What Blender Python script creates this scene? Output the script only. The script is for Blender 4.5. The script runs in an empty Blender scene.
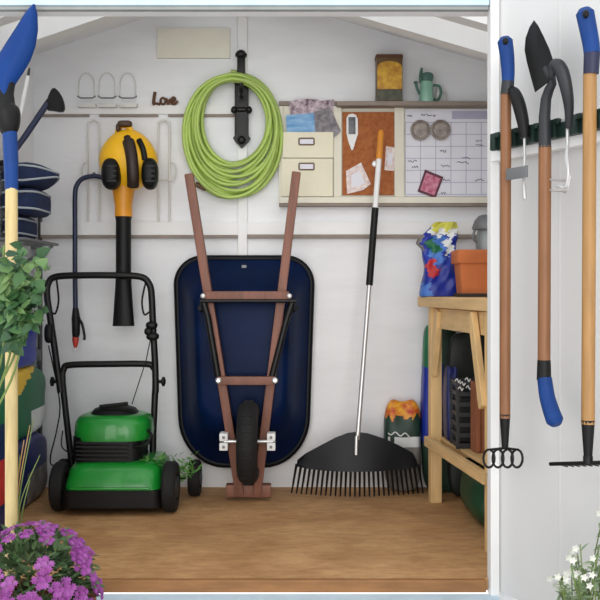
import bpy, bmesh, math, random
from mathutils import Vector, Matrix

random.seed(7)
SC = bpy.context.scene
COL = SC.collection
PI = math.pi
F = 920.0            # focal length in pixels of the 600 px frame
CAMZ = 0.857
CAMD = 4.0

# ------------------------------------------------------------------ camera
cam_data = bpy.data.cameras.new('camera')
cam_data.sensor_width = 36.0
cam_data.lens = F / 600.0 * 36.0
cam_data.shift_y = -10.0 / 600.0
cam = bpy.data.objects.new('camera', cam_data)
COL.objects.link(cam)
cam.location = (0, -CAMD, CAMZ)
cam.rotation_euler = (PI / 2, 0, 0)
SC.camera = cam

# ------------------------------------------------------------------ world, sun, exposure
world = bpy.data.worlds.new('overcast_sky')
SC.world = world
world.use_nodes = True
bg = world.node_tree.nodes['Background']
bg.inputs['Color'].default_value = (0.97, 0.98, 1.0, 1)
bg.inputs['Strength'].default_value = 1.0
sun_data = bpy.data.lights.new('hazy_sun', 'SUN')
sun_data.energy = 0.75
sun_data.angle = math.radians(40)
sun_data.color = (1.0, 0.97, 0.92)
sun = bpy.data.objects.new('hazy_sun', sun_data)
COL.objects.link(sun)
sun.location = (-2, -5, 4)
sun.rotation_euler = Vector((0.02, 1.0, -0.10)).to_track_quat('-Z', 'Y').to_euler()
SC.view_settings.view_transform = 'Standard'
SC.view_settings.look = 'None'
SC.view_settings.gamma = 1.0
SC.view_settings.exposure = 0.48
SC.view_settings.use_curve_mapping = False


# ------------------------------------------------------------------ materials
def lin(c):
    c /= 255.0
    return c / 12.92 if c <= 0.04045 else ((c + 0.055) / 1.055) ** 2.4


def rgb(r, g, b):
    return (lin(r), lin(g), lin(b), 1.0)


def mat(name, c, rough=0.6, metal=0.0, var=0.12, scale=12.0, stretch=(1, 1, 1), bump=0.0, bscale=40.0, c2=None,
        coat=0.0, trans=0.0, spec=0.5, detail=4.0):
    m = bpy.data.materials.new(name)
    m.use_nodes = True
    nt = m.node_tree
    b = nt.nodes['Principled BSDF']
    b.inputs['Roughness'].default_value = rough
    b.inputs['Metallic'].default_value = metal
    b.inputs['Coat Weight'].default_value = coat
    b.inputs['Transmission Weight'].default_value = trans
    b.inputs['Specular IOR Level'].default_value = spec
    tc = nt.nodes.new('ShaderNodeTexCoord')
    mp = nt.nodes.new('ShaderNodeMapping')
    mp.inputs['Scale'].default_value = stretch
    nt.links.new(tc.outputs['Object'], mp.inputs['Vector'])
    ns = nt.nodes.new('ShaderNodeTexNoise')
    ns.inputs['Scale'].default_value = scale
    ns.inputs['Detail'].default_value = detail
    nt.links.new(mp.outputs['Vector'], ns.inputs['Vector'])
    rp = nt.nodes.new('ShaderNodeValToRGB')
    base = Vector(rgb(*c)[:3])
    if c2 is None:
        lo = base * (1 - var)
        hi = base * (1 + var)
    else:
        lo, hi = base, Vector(rgb(*c2)[:3])
    rp.color_ramp.elements[0].position = 0.32
    rp.color_ramp.elements[1].position = 0.68
    rp.color_ramp.elements[0].color = (*lo, 1)
    rp.color_ramp.elements[1].color = (*[min(1, v) for v in hi], 1)
    nt.links.new(ns.outputs['Fac'], rp.inputs['Fac'])
    nt.links.new(rp.outputs['Color'], b.inputs['Base Color'])
    if bump:
        n2 = nt.nodes.new('ShaderNodeTexNoise')
        n2.inputs['Scale'].default_value = bscale
        n2.inputs['Detail'].default_value = 5
        nt.links.new(mp.outputs['Vector'], n2.inputs['Vector'])
        bp = nt.nodes.new('ShaderNodeBump')
        bp.inputs['Strength'].default_value = bump
        bp.inputs['Distance'].default_value = 0.01
        nt.links.new(n2.outputs['Fac'], bp.inputs['Height'])
        nt.links.new(bp.outputs['Normal'], b.inputs['Normal'])
    return m


M = {}
M['wall'] = mat('painted_boards', (233, 234, 236), 0.7, var=0.035, scale=3, stretch=(1, 1, 4), bump=0.12, bscale=25)
M['white'] = mat('white_paint', (233, 233, 232), 0.6, var=0.03, scale=5, bump=0.06)
M['door'] = mat('door_paint', (214, 214, 213), 0.6, var=0.03, scale=3, stretch=(1, 1, .4), bump=0.1, bscale=20)
M['taupe'] = mat('taupe_edge_shade', (142, 130, 120), 0.75, var=0.12)  # taupe of the shelf edges; strips under the rails use it as painted shade
M['cream'] = mat('cream_board', (226, 222, 206), 0.7, var=0.03)
M['paleblue'] = mat('pale_blue_paint', (196, 218, 232), 0.6, var=0.05)
M['greyline'] = mat('grey_edging', (150, 154, 152), 0.6, var=0.08)
M['stone'] = mat('paving', (176, 172, 164), 0.9, var=0.12, scale=6, bump=0.2)
M['pine'] = mat('raw_pine', (224, 188, 132), 0.6, var=0.12, scale=6, stretch=(6, 6, .7), bump=0.05)
M['pine_y'] = mat('raw_pine_flat', (220, 184, 130), 0.6, var=0.12, scale=6, stretch=(6, .7, 6), bump=0.05)
M['ash'] = mat('ash_handle', (164, 112, 66), 0.5, var=0.15, scale=8, stretch=(8, 8, .8), coat=.1)
M['ash2'] = mat('darker_handle', (134, 88, 52), 0.5, var=0.15, scale=8, stretch=(8, 8, .8), coat=.1)
M['ash3'] = mat('honey_handle', (164, 122, 70), 0.5, var=0.15, scale=8, stretch=(8, 8, .8), coat=.1)
M['paleash'] = mat('pale_handle', (206, 184, 130), 0.5, var=0.12, scale=8, stretch=(8, 8, .8))
M['hardwood'] = mat('red_hardwood', (124, 80, 64), 0.55, var=0.2, scale=7, stretch=(5, 5, .8), bump=0.06)
M['black'] = mat('black_plastic', (11, 11, 12), 0.5, var=0.15, spec=.3)
M['blackmetal'] = mat('black_metal', (12, 12, 13), 0.42, var=0.1, spec=.35)
M['rubber'] = mat('rubber', (14, 14, 15), 0.8, var=0.15, bump=0.15)
M['charcoal'] = mat('charcoal_plastic', (36, 38, 42), 0.5, var=0.12)
M['rakeblack'] = mat('rake_plastic', (17, 19, 24), 0.5, var=0.12, spec=.3)
M['navy'] = mat('navy_enamel', (6, 26, 62), 0.42, var=0.3, scale=5, coat=0.0, spec=.10)
M['navyrim'] = mat('navy_rim', (5, 7, 15), 0.45, var=0.1, spec=.2)
M['navyplastic'] = mat('navy_hose', (24, 34, 66), 0.4, var=0.1)
M['navycloth'] = mat('navy_cloth', (24, 40, 76), 0.85, var=0.2, scale=40)
M['piping'] = mat('white_piping', (170, 178, 184), 0.7, var=0.05)
M['bluegrip'] = mat('blue_grip', (20, 60, 124), 0.55, var=0.10, spec=.25)
M['blueblade'] = mat('blue_blade', (12, 56, 122), 0.55, var=0.12, scale=5, spec=.2)
M['greengloss'] = mat('green_enamel', (22, 134, 44), 0.32, var=0.1, coat=0.3)
M['grass_bits'] = mat('grass_clippings', (96, 150, 66), 0.8, var=0.3, scale=40)
M['yellow'] = mat('yellow_plastic', (250, 190, 26), 0.4, var=0.08)
M['orange'] = mat('amber_plastic', (222, 148, 28), 0.4, var=0.12)
M['steel'] = mat('bright_steel', (206, 206, 206), 0.3, var=0.05, metal=0.6)
M['greymetal'] = mat('grey_metal', (120, 122, 124), 0.5, var=0.1, metal=0.4)
M['wire'] = mat('coated_wire', (214, 212, 208), 0.5, var=0.05)
M['hose'] = mat('green_hose', (164, 190, 90), 0.35, var=0.12, scale=9, coat=0.2)
M['darkgreen'] = mat('dark_green_plastic', (22, 44, 38), 0.5, var=0.2)
M['cork'] = mat('cork', (176, 108, 62), 0.9, c2=(150, 84, 44), scale=60, bump=0.2)
M['paper'] = mat('paper', (226, 226, 234), 0.8, var=0.02)
M['lilac'] = mat('lilac_ink', (178, 176, 198), 0.8, var=0.05)
M['ink'] = mat('dark_ink', (70, 70, 92), 0.8, var=0.1)
M['folder'] = mat('cream_card', (228, 222, 198), 0.75, var=0.03)
M['brass'] = mat('dark_brass', (112, 86, 60), 0.5, var=0.1, metal=0.3)
M['rust'] = mat('rusty_brown', (92, 58, 36), 0.7, var=0.25, scale=30)
M['bluepaper'] = mat('blue_print', (62, 130, 190), 0.6, c2=(150, 190, 220), scale=22, stretch=(.5, 1, 2))
M['mixpaper'] = mat('floral_print', (88, 56, 76), 0.6, c2=(216, 200, 208), scale=45)
M['greypaper'] = mat('grey_print', (150, 146, 150), 0.6, c2=(92, 84, 92), scale=40)
M['pinkcard'] = mat('pink_print', (236, 232, 226), 0.6, c2=(206, 176, 176), scale=50)
M['redcard'] = mat('red_print', (166, 34, 84), 0.6, c2=(214, 150, 170), scale=45)
M['plumframe'] = mat('plum_border', (96, 44, 62), 0.6, var=0.1)
M['tinlabel'] = mat('mustard_print', (222, 178, 58), 0.45, c2=(176, 116, 30), scale=38)
M['tinbrown'] = mat('brown_tin', (96, 70, 40), 0.4, var=0.2)
M['tindark'] = mat('dark_tin', (46, 48, 40), 0.4, c2=(84, 84, 62), scale=45)
M['celadon'] = mat('celadon_enamel', (138, 186, 164), 0.35, var=0.08, coat=0.3)
M['celadondark'] = mat('dark_celadon', (72, 112, 100), 0.4, var=0.1)
M['terracotta'] = mat('terracotta', (202, 116, 66), 0.85, var=0.12, scale=8, bump=0.06)
M['galv'] = mat('galvanised', (146, 152, 152), 0.45, var=0.15, scale=10, metal=0.4)
M['bagblue'] = mat('blue_bag', (18, 44, 150), 0.4, var=0.15)
M['bagdark'] = mat('dark_blue_bag', (22, 34, 92), 0.45, var=0.2)
M['baggreen'] = mat('green_bag', (20, 104, 66), 0.45, var=0.15)
M['bagdeep'] = mat('deep_green_bag', (30, 56, 44), 0.5, var=0.25, scale=20)
M['shadeblack'] = mat('bench_shade_black', (24, 32, 30), 0.5, var=0.25)  # near black that stands in for shade under the bench
M['bagwhite'] = mat('bag_white', (222, 224, 222), 0.5, var=0.06)
M['bagyellow'] = mat('bag_yellow', (226, 184, 50), 0.5, var=0.1)
M['baglime'] = mat('bag_lime', (200, 196, 76), 0.5, var=0.12)
M['bagred'] = mat('bag_red', (196, 50, 52), 0.5, var=0.15)
M['flame'] = mat('flame_print', (240, 176, 44), 0.5, c2=(186, 44, 22), scale=34)
M['baggrey'] = mat('bag_grey', (92, 90, 86), 0.6, c2=(150, 146, 140), scale=12)
M['leaf'] = mat('leaf_green', (58, 98, 48), 0.55, c2=(32, 68, 42), scale=14)
M['leaf2'] = mat('leaf_light', (108, 138, 78), 0.55, c2=(62, 106, 64), scale=14)
M['leafdark'] = mat('leaf_dark', (44, 74, 40), 0.6, c2=(92, 116, 72), scale=14)
M['sage'] = mat('sage_leaf', (150, 166, 132), 0.7, c2=(112, 136, 100), scale=14)
M['stem'] = mat('stem', (108, 128, 66), 0.6, var=0.2)
M['purple'] = mat('purple_petals', (126, 40, 124), 0.6, c2=(156, 80, 158), scale=30)
M['mauve'] = mat('mauve_petals', (160, 92, 164), 0.6, c2=(138, 52, 130), scale=30)
M['petalwhite'] = mat('white_petals', (214, 216, 206), 0.6, var=0.04)
M['potclay'] = mat('clay_pot', (150, 92, 62), 0.85, var=0.12)
M['soil'] = mat('soil', (52, 40, 32), 0.95, var=0.3, scale=60)
M['redclip'] = mat('red_plastic', (186, 56, 40), 0.45, var=0.1)
M['display'] = mat('dark_display', (60, 60, 72), 0.3, c2=(96, 96, 104), scale=60)
M['disc'] = mat('pewter', (126, 116, 112), 0.45, c2=(170, 160, 152), scale=40, metal=0.2)


def floor_material():
    m = bpy.data.materials.new('floor_boards')
    m.use_nodes = True
    nt = m.node_tree
    b = nt.nodes['Principled BSDF']
    b.inputs['Roughness'].default_value = 0.7
    tc = nt.nodes.new('ShaderNodeTexCoord')
    mp = nt.nodes.new('ShaderNodeMapping')
    mp.inputs['Scale'].default_value = (1.0, 3.0, 1)
    nt.links.new(tc.outputs['Object'], mp.inputs['Vector'])
    n1 = nt.nodes.new('ShaderNodeTexNoise')
    n1.inputs['Scale'].default_value = 14
    n1.inputs['Detail'].default_value = 8
    n1.inputs['Roughness'].default_value = 0.7
    nt.links.new(mp.outputs['Vector'], n1.inputs['Vector'])
    r1 = nt.nodes.new('ShaderNodeValToRGB')
    r1.color_ramp.elements[0].position = 0.3
    r1.color_ramp.elements[0].color = rgb(172, 126, 80)
    r1.color_ramp.elements[1].position = 0.72
    r1.color_ramp.elements[1].color = rgb(216, 172, 120)
    nt.links.new(n1.outputs['Fac'], r1.inputs['Fac'])
    n2 = nt.nodes.new('ShaderNodeTexNoise')
    n2.inputs['Scale'].default_value = 4.0
    n2.inputs['Detail'].default_value = 5
    nt.links.new(tc.outputs['Object'], n2.inputs['Vector'])
    r2 = nt.nodes.new('ShaderNodeValToRGB')
    r2.color_ramp.elements[0].position = 0.35
    r2.color_ramp.elements[0].color = (0.78, 0.72, 0.66, 1)
    r2.color_ramp.elements[1].position = 0.6
    r2.color_ramp.elements[1].color = (1, 1, 1, 1)
    nt.links.new(n2.outputs['Fac'], r2.inputs['Fac'])
    mx = nt.nodes.new('ShaderNodeMix')
    mx.data_type = 'RGBA'
    mx.blend_type = 'MULTIPLY'
    mx.inputs['Factor'].default_value = 1.0
    nt.links.new(r1.outputs['Color'], mx.inputs['A'])
    nt.links.new(r2.outputs['Color'], mx.inputs['B'])
    nt.links.new(mx.outputs['Result'], b.inputs['Base Color'])
    bp = nt.nodes.new('ShaderNodeBump')
    bp.inputs['Strength'].default_value = 0.2
    bp.inputs['Distance'].default_value = 0.01
    nt.links.new(n1.outputs['Fac'], bp.inputs['Height'])
    nt.links.new(bp.outputs['Normal'], b.inputs['Normal'])
    return m


M['floor'] = floor_material()


# ------------------------------------------------------------------ helpers
def P(px, py, d):
    return Vector(((px - 300) * d / F, d - CAMD, CAMZ + (290 - py) * d / F))


def wmat(o):
    m = o.matrix_basis.copy()
    while o.parent:
        o = o.parent
        m = o.matrix_basis @ m
    return m


class MB:
    """collects shapes in world coordinates; build() links ONE mesh object"""

    def __init__(self):
        self.bm = bmesh.new()

    def box(self, c, s, rot=None, bev=0.0):
        r = bmesh.ops.create_cube(self.bm, size=1.0)
        vs = r['verts']
        mt = Matrix.Translation(Vector(c)) @ (rot.to_4x4() if rot else Matrix.Identity(4)) @ Matrix.Diagonal((*s, 1))
        bmesh.ops.transform(self.bm, matrix=mt, verts=vs)
        if bev:
            es = list({e for v in vs for e in v.link_edges})
            bmesh.ops.bevel(self.bm, geom=es, offset=bev, segments=2, affect='EDGES', profile=0.6)
        return self

    def bar(self, a, b, w, t, up=(0, 0, 1), bev=0.003):
        """rectangular bar from a to b; t is the size along 'up', w across"""
        a, b = Vector(a), Vector(b)
        d = b - a
        z = d.normalized()
        x = Vector(up).cross(z)
        if x.length < 1e-5:
            x = Vector((1, 0, 0)).cross(z)
        x.normalize()
        y = z.cross(x)
        rot = Matrix((x, y, z)).transposed()
        return self.box((a + b) / 2, (w, t, d.length), rot, bev)

    def loft(self, loops, cap0=True, cap1=True, closed=True):
        bm = self.bm
        rows = [[bm.verts.new(p) for p in lp] for lp in loops]
        n = len(rows[0])
        for r0, r1 in zip(rows, rows[1:]):
            rng = range(n) if closed else range(n - 1)
            for i in rng:
                j = (i + 1) % n
                try:
                    bm.faces.new((r0[i], r0[j], r1[j], r1[i]))
                except ValueError:
                    pass
        if cap0:
            bm.faces.new(list(reversed(rows[0])))
        if cap1:
            bm.faces.new(rows[-1])
        return self

    def tube(self, pts, r, seg=10, closed=False, flat=1.0):
        pts = [Vector(p) for p in pts]
        n = len(pts)
        rr = r if isinstance(r, (list, tuple)) else [r] * n
        tang = []
        for i in range(n):
            if closed:
                t = pts[(i + 1) % n] - pts[i - 1]
            else:
                t = pts[min(i + 1, n - 1)] - pts[max(i - 1, 0)]
            tang.append(t.normalized())
        ref = Vector((0, 1, 0)) if abs(tang[0].y) < 0.9 else Vector((1, 0, 0))
        x = (ref - tang[0] * ref.dot(tang[0])).normalized()
        loops = []
        for i in range(n):
            x = (x - tang[i] * x.dot(tang[i]))
            if x.length < 1e-6:
                x = tang[i].orthogonal()
            x.normalize()
            y = tang[i].cross(x)
            loops.append([pts[i] + (x * math.cos(a) * flat + y * math.sin(a)) * rr[i]
                          for a in [2 * PI * k / seg for k in range(seg)]])
        if closed:
            self.loft(loops + [loops[0]], False, False)
        else:
            self.loft(loops)
        return self

    def lathe(self, prof, base, axis=(0, 0, 1), seg=28, scale=(1, 1)):
        """prof: (radius, height) pairs"""
        z = Vector(axis).normalized()
        x = z.orthogonal().normalized() if abs(z.z) < 0.99 else Vector((1, 0, 0))
        y = z.cross(x)
        base = Vector(base)
        loops = []
        for r, h in prof:
            r = max(r, 1e-4)
            loops.append([base + z * h + (x * math.cos(a) * scale[0] + y * math.sin(a) * scale[1]) * r
                          for a in [2 * PI * k / seg for k in range(seg)]])
        return self.loft(loops)

    def ell(self, c, r, e1=1.0, e2=1.0, nu=24, nv=16, fn=None, rot=None):
        """superellipsoid; fn may move each point given in unit coordinates"""
        def sp(v, e):
            return math.copysign(abs(v) ** e, v)
        loops = []
        for j in range(nv + 1):
            v = -PI / 2 + PI * j / nv
            if j in (0, nv):
                v *= 0.995
            lp = []
            for i in range(nu):
                u = 2 * PI * i / nu
                p = Vector((sp(math.cos(v), e1) * sp(math.cos(u), e2), sp(math.cos(v), e1) * sp(math.sin(u), e2),
                            sp(math.sin(v), e1)))
                if fn:
                    p = fn(p)
                q = Vector((p.x * r[0], p.y * r[1], p.z * r[2]))
                if rot:
                    q = rot @ q
                lp.append(Vector(c) + q)
            loops.append(lp)
        return self.loft(loops)

    def slab(self, pts, off):
        """polygon extruded by vector off"""
        a = [Vector(p) for p in pts]
        off = Vector(off)
        return self.loft([a, [p + off for p in a]])

    def leaf(self, p, d, L, W, up=None, droop=0.15):
        p, d = Vector(p), Vector(d).normalized()
        up = Vector(up) if up else Vector((random.uniform(-.4, .4), random.uniform(-.6, -.1), 1))
        s = d.cross(up)
        if s.length < 1e-4:
            s = d.orthogonal()
        s.normalize()
        u = s.cross(d)
        bm = self.bm
        mid = [bm.verts.new(p + d * L * t - u * droop * L * t * t) for t in (0, .35, .7, 1.0)]
        for sg in (-1, 1):
            e1 = bm.verts.new(p + d * L * .3 + s * sg * W * .5 + u * W * .15)
            e2 = bm.verts.new(p + d * L * .65 + s * sg * W * .4 + u * (W * .12 - droop * L * .4))
            bm.faces.new((mid[0], mid[1], e1))
            bm.faces.new((mid[1], mid[2], e2, e1))
            bm.faces.new((mid[2], mid[3], e2))
        return self

    def build(self, name, m, parent=None, smooth=True, pick=None, ang=38, origin=None):
        bm = self.bm
        bmesh.ops.recalc_face_normals(bm, faces=bm.faces[:])
        mats = m if isinstance(m, (list, tuple)) else [m]
        if pick:
            for f in bm.faces:
                f.material_index = pick(f.calc_center_median())
        me = bpy.data.meshes.new(name)
        o = bpy.data.objects.new(name, me)
        if parent is None:
            if origin is None:
                xs = [v.co for v in bm.verts]
                lo = [min(v[k] for v in xs) for k in range(3)]
                hi = [max(v[k] for v in xs) for k in range(3)]
                origin = ((lo[0] + hi[0]) / 2, (lo[1] + hi[1]) / 2, lo[2])
            o.location = origin
            bmesh.ops.translate(bm, vec=-Vector(origin), verts=bm.verts[:])
        else:
            o.parent = parent
            bmesh.ops.transform(bm, matrix=wmat(parent).inverted(), verts=bm.verts[:])
        bm.to_mesh(me)
        bm.free()
        for mm in mats:
            me.materials.append(mm)
        if smooth:
            me.polygons.foreach_set('use_smooth', [True] * len(me.polygons))
            me.set_sharp_from_angle(angle=math.radians(ang))
        COL.objects.link(o)
        return o


def thing(name, label, cat, loc, group=None, rotz=0.0):
    o = bpy.data.objects.new(name, None)
    o.empty_display_size = 0.05
    o.location = loc
    o.rotation_euler = (0, 0, rotz)
    COL.objects.link(o)
    return tag(o, label, cat, group)


def tag(o, label, cat, group=None, kind=None):
    o['label'] = label
    o['category'] = cat
    if group:
        o['group'] = group
    if kind:
        o['kind'] = kind
    return o


def struct(name, mb, m, label=None, parent=None, **k):
    o = mb.build(name, m, parent, **k)
    if parent is None:
        o['kind'] = 'structure'
        o['label'] = label
        o['category'] = name.split('_')[0]
    return o


def copy_thing(o, loc=None, label=None, parent=None):
    c = o.copy()
    COL.objects.link(c)
    if parent:
        c.parent = parent
    if loc is not None:
        c.location = loc
    if label:
        c['label'] = label
    for ch in list(o.children):
        copy_thing(ch, parent=c)
    return c


def spline(pts, n=8, closed=False):
    """Catmull-Rom through points"""
    pts = [Vector(p) for p in pts]
    out = []
    N = len(pts)
    rng = range(N) if closed else range(N - 1)
    for i in rng:
        p0 = pts[i - 1] if (closed or i > 0) else pts[0]
        p1 = pts[i]
        p2 = pts[(i + 1) % N]
        p3 = pts[(i + 2) % N] if (closed or i + 2 < N) else pts[-1]
        for k in range(n):
            t = k / n
            out.append(0.5 * ((2 * p1) + (p2 - p0) * t + (2 * p0 - 5 * p1 + 4 * p2 - p3) * t * t
                              + (3 * p1 - p0 - 3 * p2 + p3) * t ** 3))
    if not closed:
        out.append(pts[-1])
    return out


def rrect(cx, cz, w, h, rt, rb, y, k=8, taper=0.0):
    """rounded rectangle loop in an XZ plane; taper narrows the foot"""
    pts = []
    for (sx, sz, r) in ((1, 1, rt), (-1, 1, rt), (-1, -1, rb), (1, -1, rb)):
        ox, oz = cx + sx * (w / 2 - r), cz + sz * (h / 2 - r)
        a0 = {(1, 1): 0, (-1, 1): PI / 2, (-1, -1): PI, (1, -1): 1.5 * PI}[(sx, sz)]
        for i in range(k + 1):
            a = a0 + PI / 2 * i / k
            pts.append([ox + r * math.cos(a), y, oz + r * math.sin(a)])
    for p in pts:
        f = (cz + h / 2 - p[2]) / h
        p[0] = cx + (p[0] - cx) * (1 - taper * f)
    return [Vector(p) for p in pts]


def wbox(mb, x0, y0, x1, y1, d0, d1, bev=0.002):
    """box whose front face (depth d0) covers the given image rectangle, reaching back to d1"""
    a, b = P(x0, y0, d0), P(x1, y1, d0)
    c = ((a.x + b.x) / 2, (d0 + d1) / 2 - CAMD, (a.z + b.z) / 2)
    mb.box(c, (abs(b.x - a.x), abs(d1 - d0), abs(a.z - b.z)), None, bev)
    return mb


# ------------------------------------------------------------------ the shed
WL, WR = -1.157, 1.07          # inner faces of the side walls
YF = -1.264                    # front of the floor
RX = -0.30                     # ridge
ROOF = lambda x: 2.05 - (0.343 if x < RX else 0.291) * abs(x - RX)   # lower edge of the rafters


m = MB()
m.box(((WL + WR) / 2, YF / 2 + .03, -0.018), (WR - WL + .1, -YF + .06 - .002, 0.036))
floor = struct('floor', m, M['floor'], 'brown fibrous timber floor of the shed')

# back wall with its gable
m = MB()
prof = [(WL - .05, -.1), (WR + .05, -.1), (WR + .05, ROOF(WR + .05) + .12), (RX, ROOF(RX) + .12), (WL - .05, ROOF(WL - .05) + .12)]
m.slab([(x, 0.0, z) for x, z in prof], (0, .04, 0))
wall_back = struct('wall_back', m, M['wall'], 'white painted timber back wall of the shed', smooth=False)
# side walls
m = MB(); m.box((WL - .02, YF / 2, .90), (.04, -YF, 2.0)); struct('wall_left', m, M['wall'], 'white painted left side wall', smooth=False)
m = MB(); m.box((WR + .02, YF / 2, .82), (.04, -YF, 1.84)); struct('wall_right', m, M['wall'], 'white painted right side wall', smooth=False)
# front wall: header over the opening and a strip at each side; gable left open to admit sky light
HZ = CAMZ + 278 * 2.736 / F
m = MB()
xs = (-1.3, 1.25)
m.box(((xs[0] + xs[1]) / 2, YF + .0225, HZ + .075), (xs[1] - xs[0], .045, .15))
m.box((-1.12, YF + .022, HZ / 2 - .08), (.36, .045, HZ + .16))
m.box((.92, YF + .022, HZ / 2 - .08), (.66, .045, HZ + .16))
struct('wall_front', m, M['wall'], 'white front wall around the wide opening', smooth=False)
# header fascia: grey lip, pale blue board above it
m = MB()
m.box((-.3455, YF - .012, HZ + .0055), (1.805, .024, .011), None, .002)
struct('trim_1', m, M['greyline'], 'grey lip along the underside of the header', smooth=False)
m = MB()
m.box((-.3455, YF - .016, HZ + .011 + .07), (1.805, .032, .14), None, .002)
struct('trim_2', m, M['paleblue'], 'pale blue fascia board above the opening', smooth=False)
for i in range(7):
    px = 15 + i * 32 if i < 3 else 115 + (i - 3) * 62
# jamb next to the door
m = MB(); m.box((.572, YF - .014, HZ / 2 + .03), (.026, .05, HZ + .15), None, .002)
struct('trim_3', m, M['white'], 'white jamb at the right of the opening', smooth=False)
# threshold edge and sill
m = MB(); m.box((-.03, YF - .009, -.018), (1.2 + .0, .018, .036), None, .003)
m = MB(); m.box((-.2, YF - .010, -.0185), (1.50, .02, .0365), None, .003)
struct('trim_4', m, mat('threshold_wood', (150, 104, 60), .6, var=.2, scale=8, stretch=(1, 6, 6)), 'brown edge board under the floor front', smooth=False)
m = MB(); m.box((-.2, YF - .066, -.0865), (1.56, .090, .095), None, .004)
struct('trim_5', m, M['paleblue'], 'pale blue sill below the threshold', smooth=False)
# roof
m = MB()
for (x0, x1) in ((WL - .2, RX), (WR + .2, RX)):
    for (ya, yb) in ((.1, -.57), (-1.245, YF)):          # open gap between the boarded strips, added to let in sky light
        m.slab([(x0, ya, ROOF(x0) + .12), (x1, ya, ROOF(x1) + .12), (x1, yb, ROOF(x1) + .12), (x0, yb, ROOF(x0) + .12)], (0, 0, .05))
struct('ceiling', m, M['wall'], 'white boarded underside of the pitched roof', smooth=False)
# rafters
for k, d in enumerate((3.5, 3.18)):
    m = MB()
    for x0 in (WL, WR):
        m.slab([(x0, d - 4, ROOF(x0)), (RX, d - 4, ROOF(RX)), (RX, d - 4, ROOF(RX) + .12), (x0, d - 4, ROOF(x0) + .12)], (0, .075, 0))
    struct('trim_%d' % (6 + k), m, M['white'], ['rafter pair nearer the back wall', 'rafter pair nearer the opening'][k], smooth=False)
# rails and studs of the back wall; taupe strips paint the shade under them
def rail(n, x0, x1, y0, y1, depth, mm, label):
    m = MB(); wbox(m, x0, y0, x1, y1, 4 - depth, 4, .0015)
    struct('trim_%d' % n, m, mm, label, smooth=False)
rail(8, 36, 238, 222, 235, .03, M['white'], 'white rail left of the stud, under the blower')
rail(9, 247, 545, 222, 234.5, .03, M['white'], 'white rail right of the stud, under the organiser')
rail(10, 36, 238, 235, 238, .028, M['taupe'], 'strip coloured as shade under the left rail')
rail(11, 247, 545, 234.5, 238, .028, M['taupe'], 'strip coloured as shade under the right rail')
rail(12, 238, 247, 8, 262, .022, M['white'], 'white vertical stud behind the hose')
rail(13, 36, 89, 114, 116.6, .012, M['taupe'], 'strip coloured as batten shade left of the first wire hanger')
rail(14, 99, 158, 114, 116.6, .012, M['taupe'], 'strip coloured as batten shade above the blower')
rail(15, 168, 238, 114, 116.6, .012, M['taupe'], 'strip coloured as batten shade above the left of the hose')
rail(16, 36, 238, 105, 114, .01, M['white'], 'white batten under the wire holders')
# ground outside, cut short so light from below the horizon gets in
m = MB(); m.box((0, -1.92, -.17), (3.6, 1.2, .04))
struct('ground', m, M['stone'], 'paved ground in front of the shed', smooth=False)

# ------------------------------------------------------------------ the open door on the right
H = Vector((.586, YF - .03, 0))
U = Vector((.46, -.888, 0)).normalized()
N = Vector((-U.y * -1, 0, 0))
N = Vector((U.y, -U.x, 0)).normalized()      # towards the camera side


def D(px, py, off):
    k = (px - 300) / F
    d = (off + N.x * H.x + N.y * (CAMD + H.y)) / (N.x * k + N.y)
    return P(px, py, d)


def DL(u, off, z):
    return H + U * u + N * off + Vector((0, 0, z))


ROTD = Matrix((U, -N, Vector((0, 0, 1)))).transposed()
m = MB()
m.box(DL(.375, -.018, .87), (.75, .036, 1.80), ROTD, .002)
door = struct('door_1', m, M['door'], 'white boarded shed door standing open', smooth=False)
m = MB()
for u in (.25, .5):
    m.box(DL(u, .0005, .87), (.004, .002, 1.78), ROTD)
struct('door_boards', m, M['door'], parent=door, smooth=False)
zb0, zb1 = D(497, 161, .03).z, D(497, 133, .03).z
m = MB(); m.box(DL(.375, .016, (zb0 + zb1) / 2), (.75, .032, zb1 - zb0), ROTD, .003)
batten = struct('door_batten', m, M['white'], parent=door, smooth=False)

# dark green clip rail on the batten
zr = D(510, 141, .045).z
t = thing('tool_rail', 'dark green clip rail screwed along the batten of the open door', 'tool rack', DL(.3, .032, zr - .02))
m = MB(); m.box(DL(.39, .041, zr), (.70, .018, .04), ROTD, .004); m.build('rail_bar', M['darkgreen'], t)
for u in (.045, .125, .205, .285, .365, .445, .525):
    m = MB()
    m.box(DL(u, .056, zr + .004), (.022, .016, .05), ROTD, .005)
    m.box(DL(u + .016, .056, zr + .022), (.02, .014, .016), ROTD, .005)
    m.build('clip', M['darkgreen'], t)


def straight(px0, py0, px1, py1, off, k=2):
    a, b = D(px0, py0, off), D(px1, py1, off)
    return [a.lerp(b, i / k) for i in range(k + 1)]


def grip(m, pts, r0, r1):
    pts = spline(pts, 6)
    n = len(pts)
    rr = [r0 + (r1 - r0) * i / (n - 1) for i in range(n)]
    ends = [pts[0] + (pts[0] - pts[1]).normalized() * r0 * .5] + pts
    m.tube(ends, [r0 * .6] + rr, 14)


OFF = .086
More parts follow.
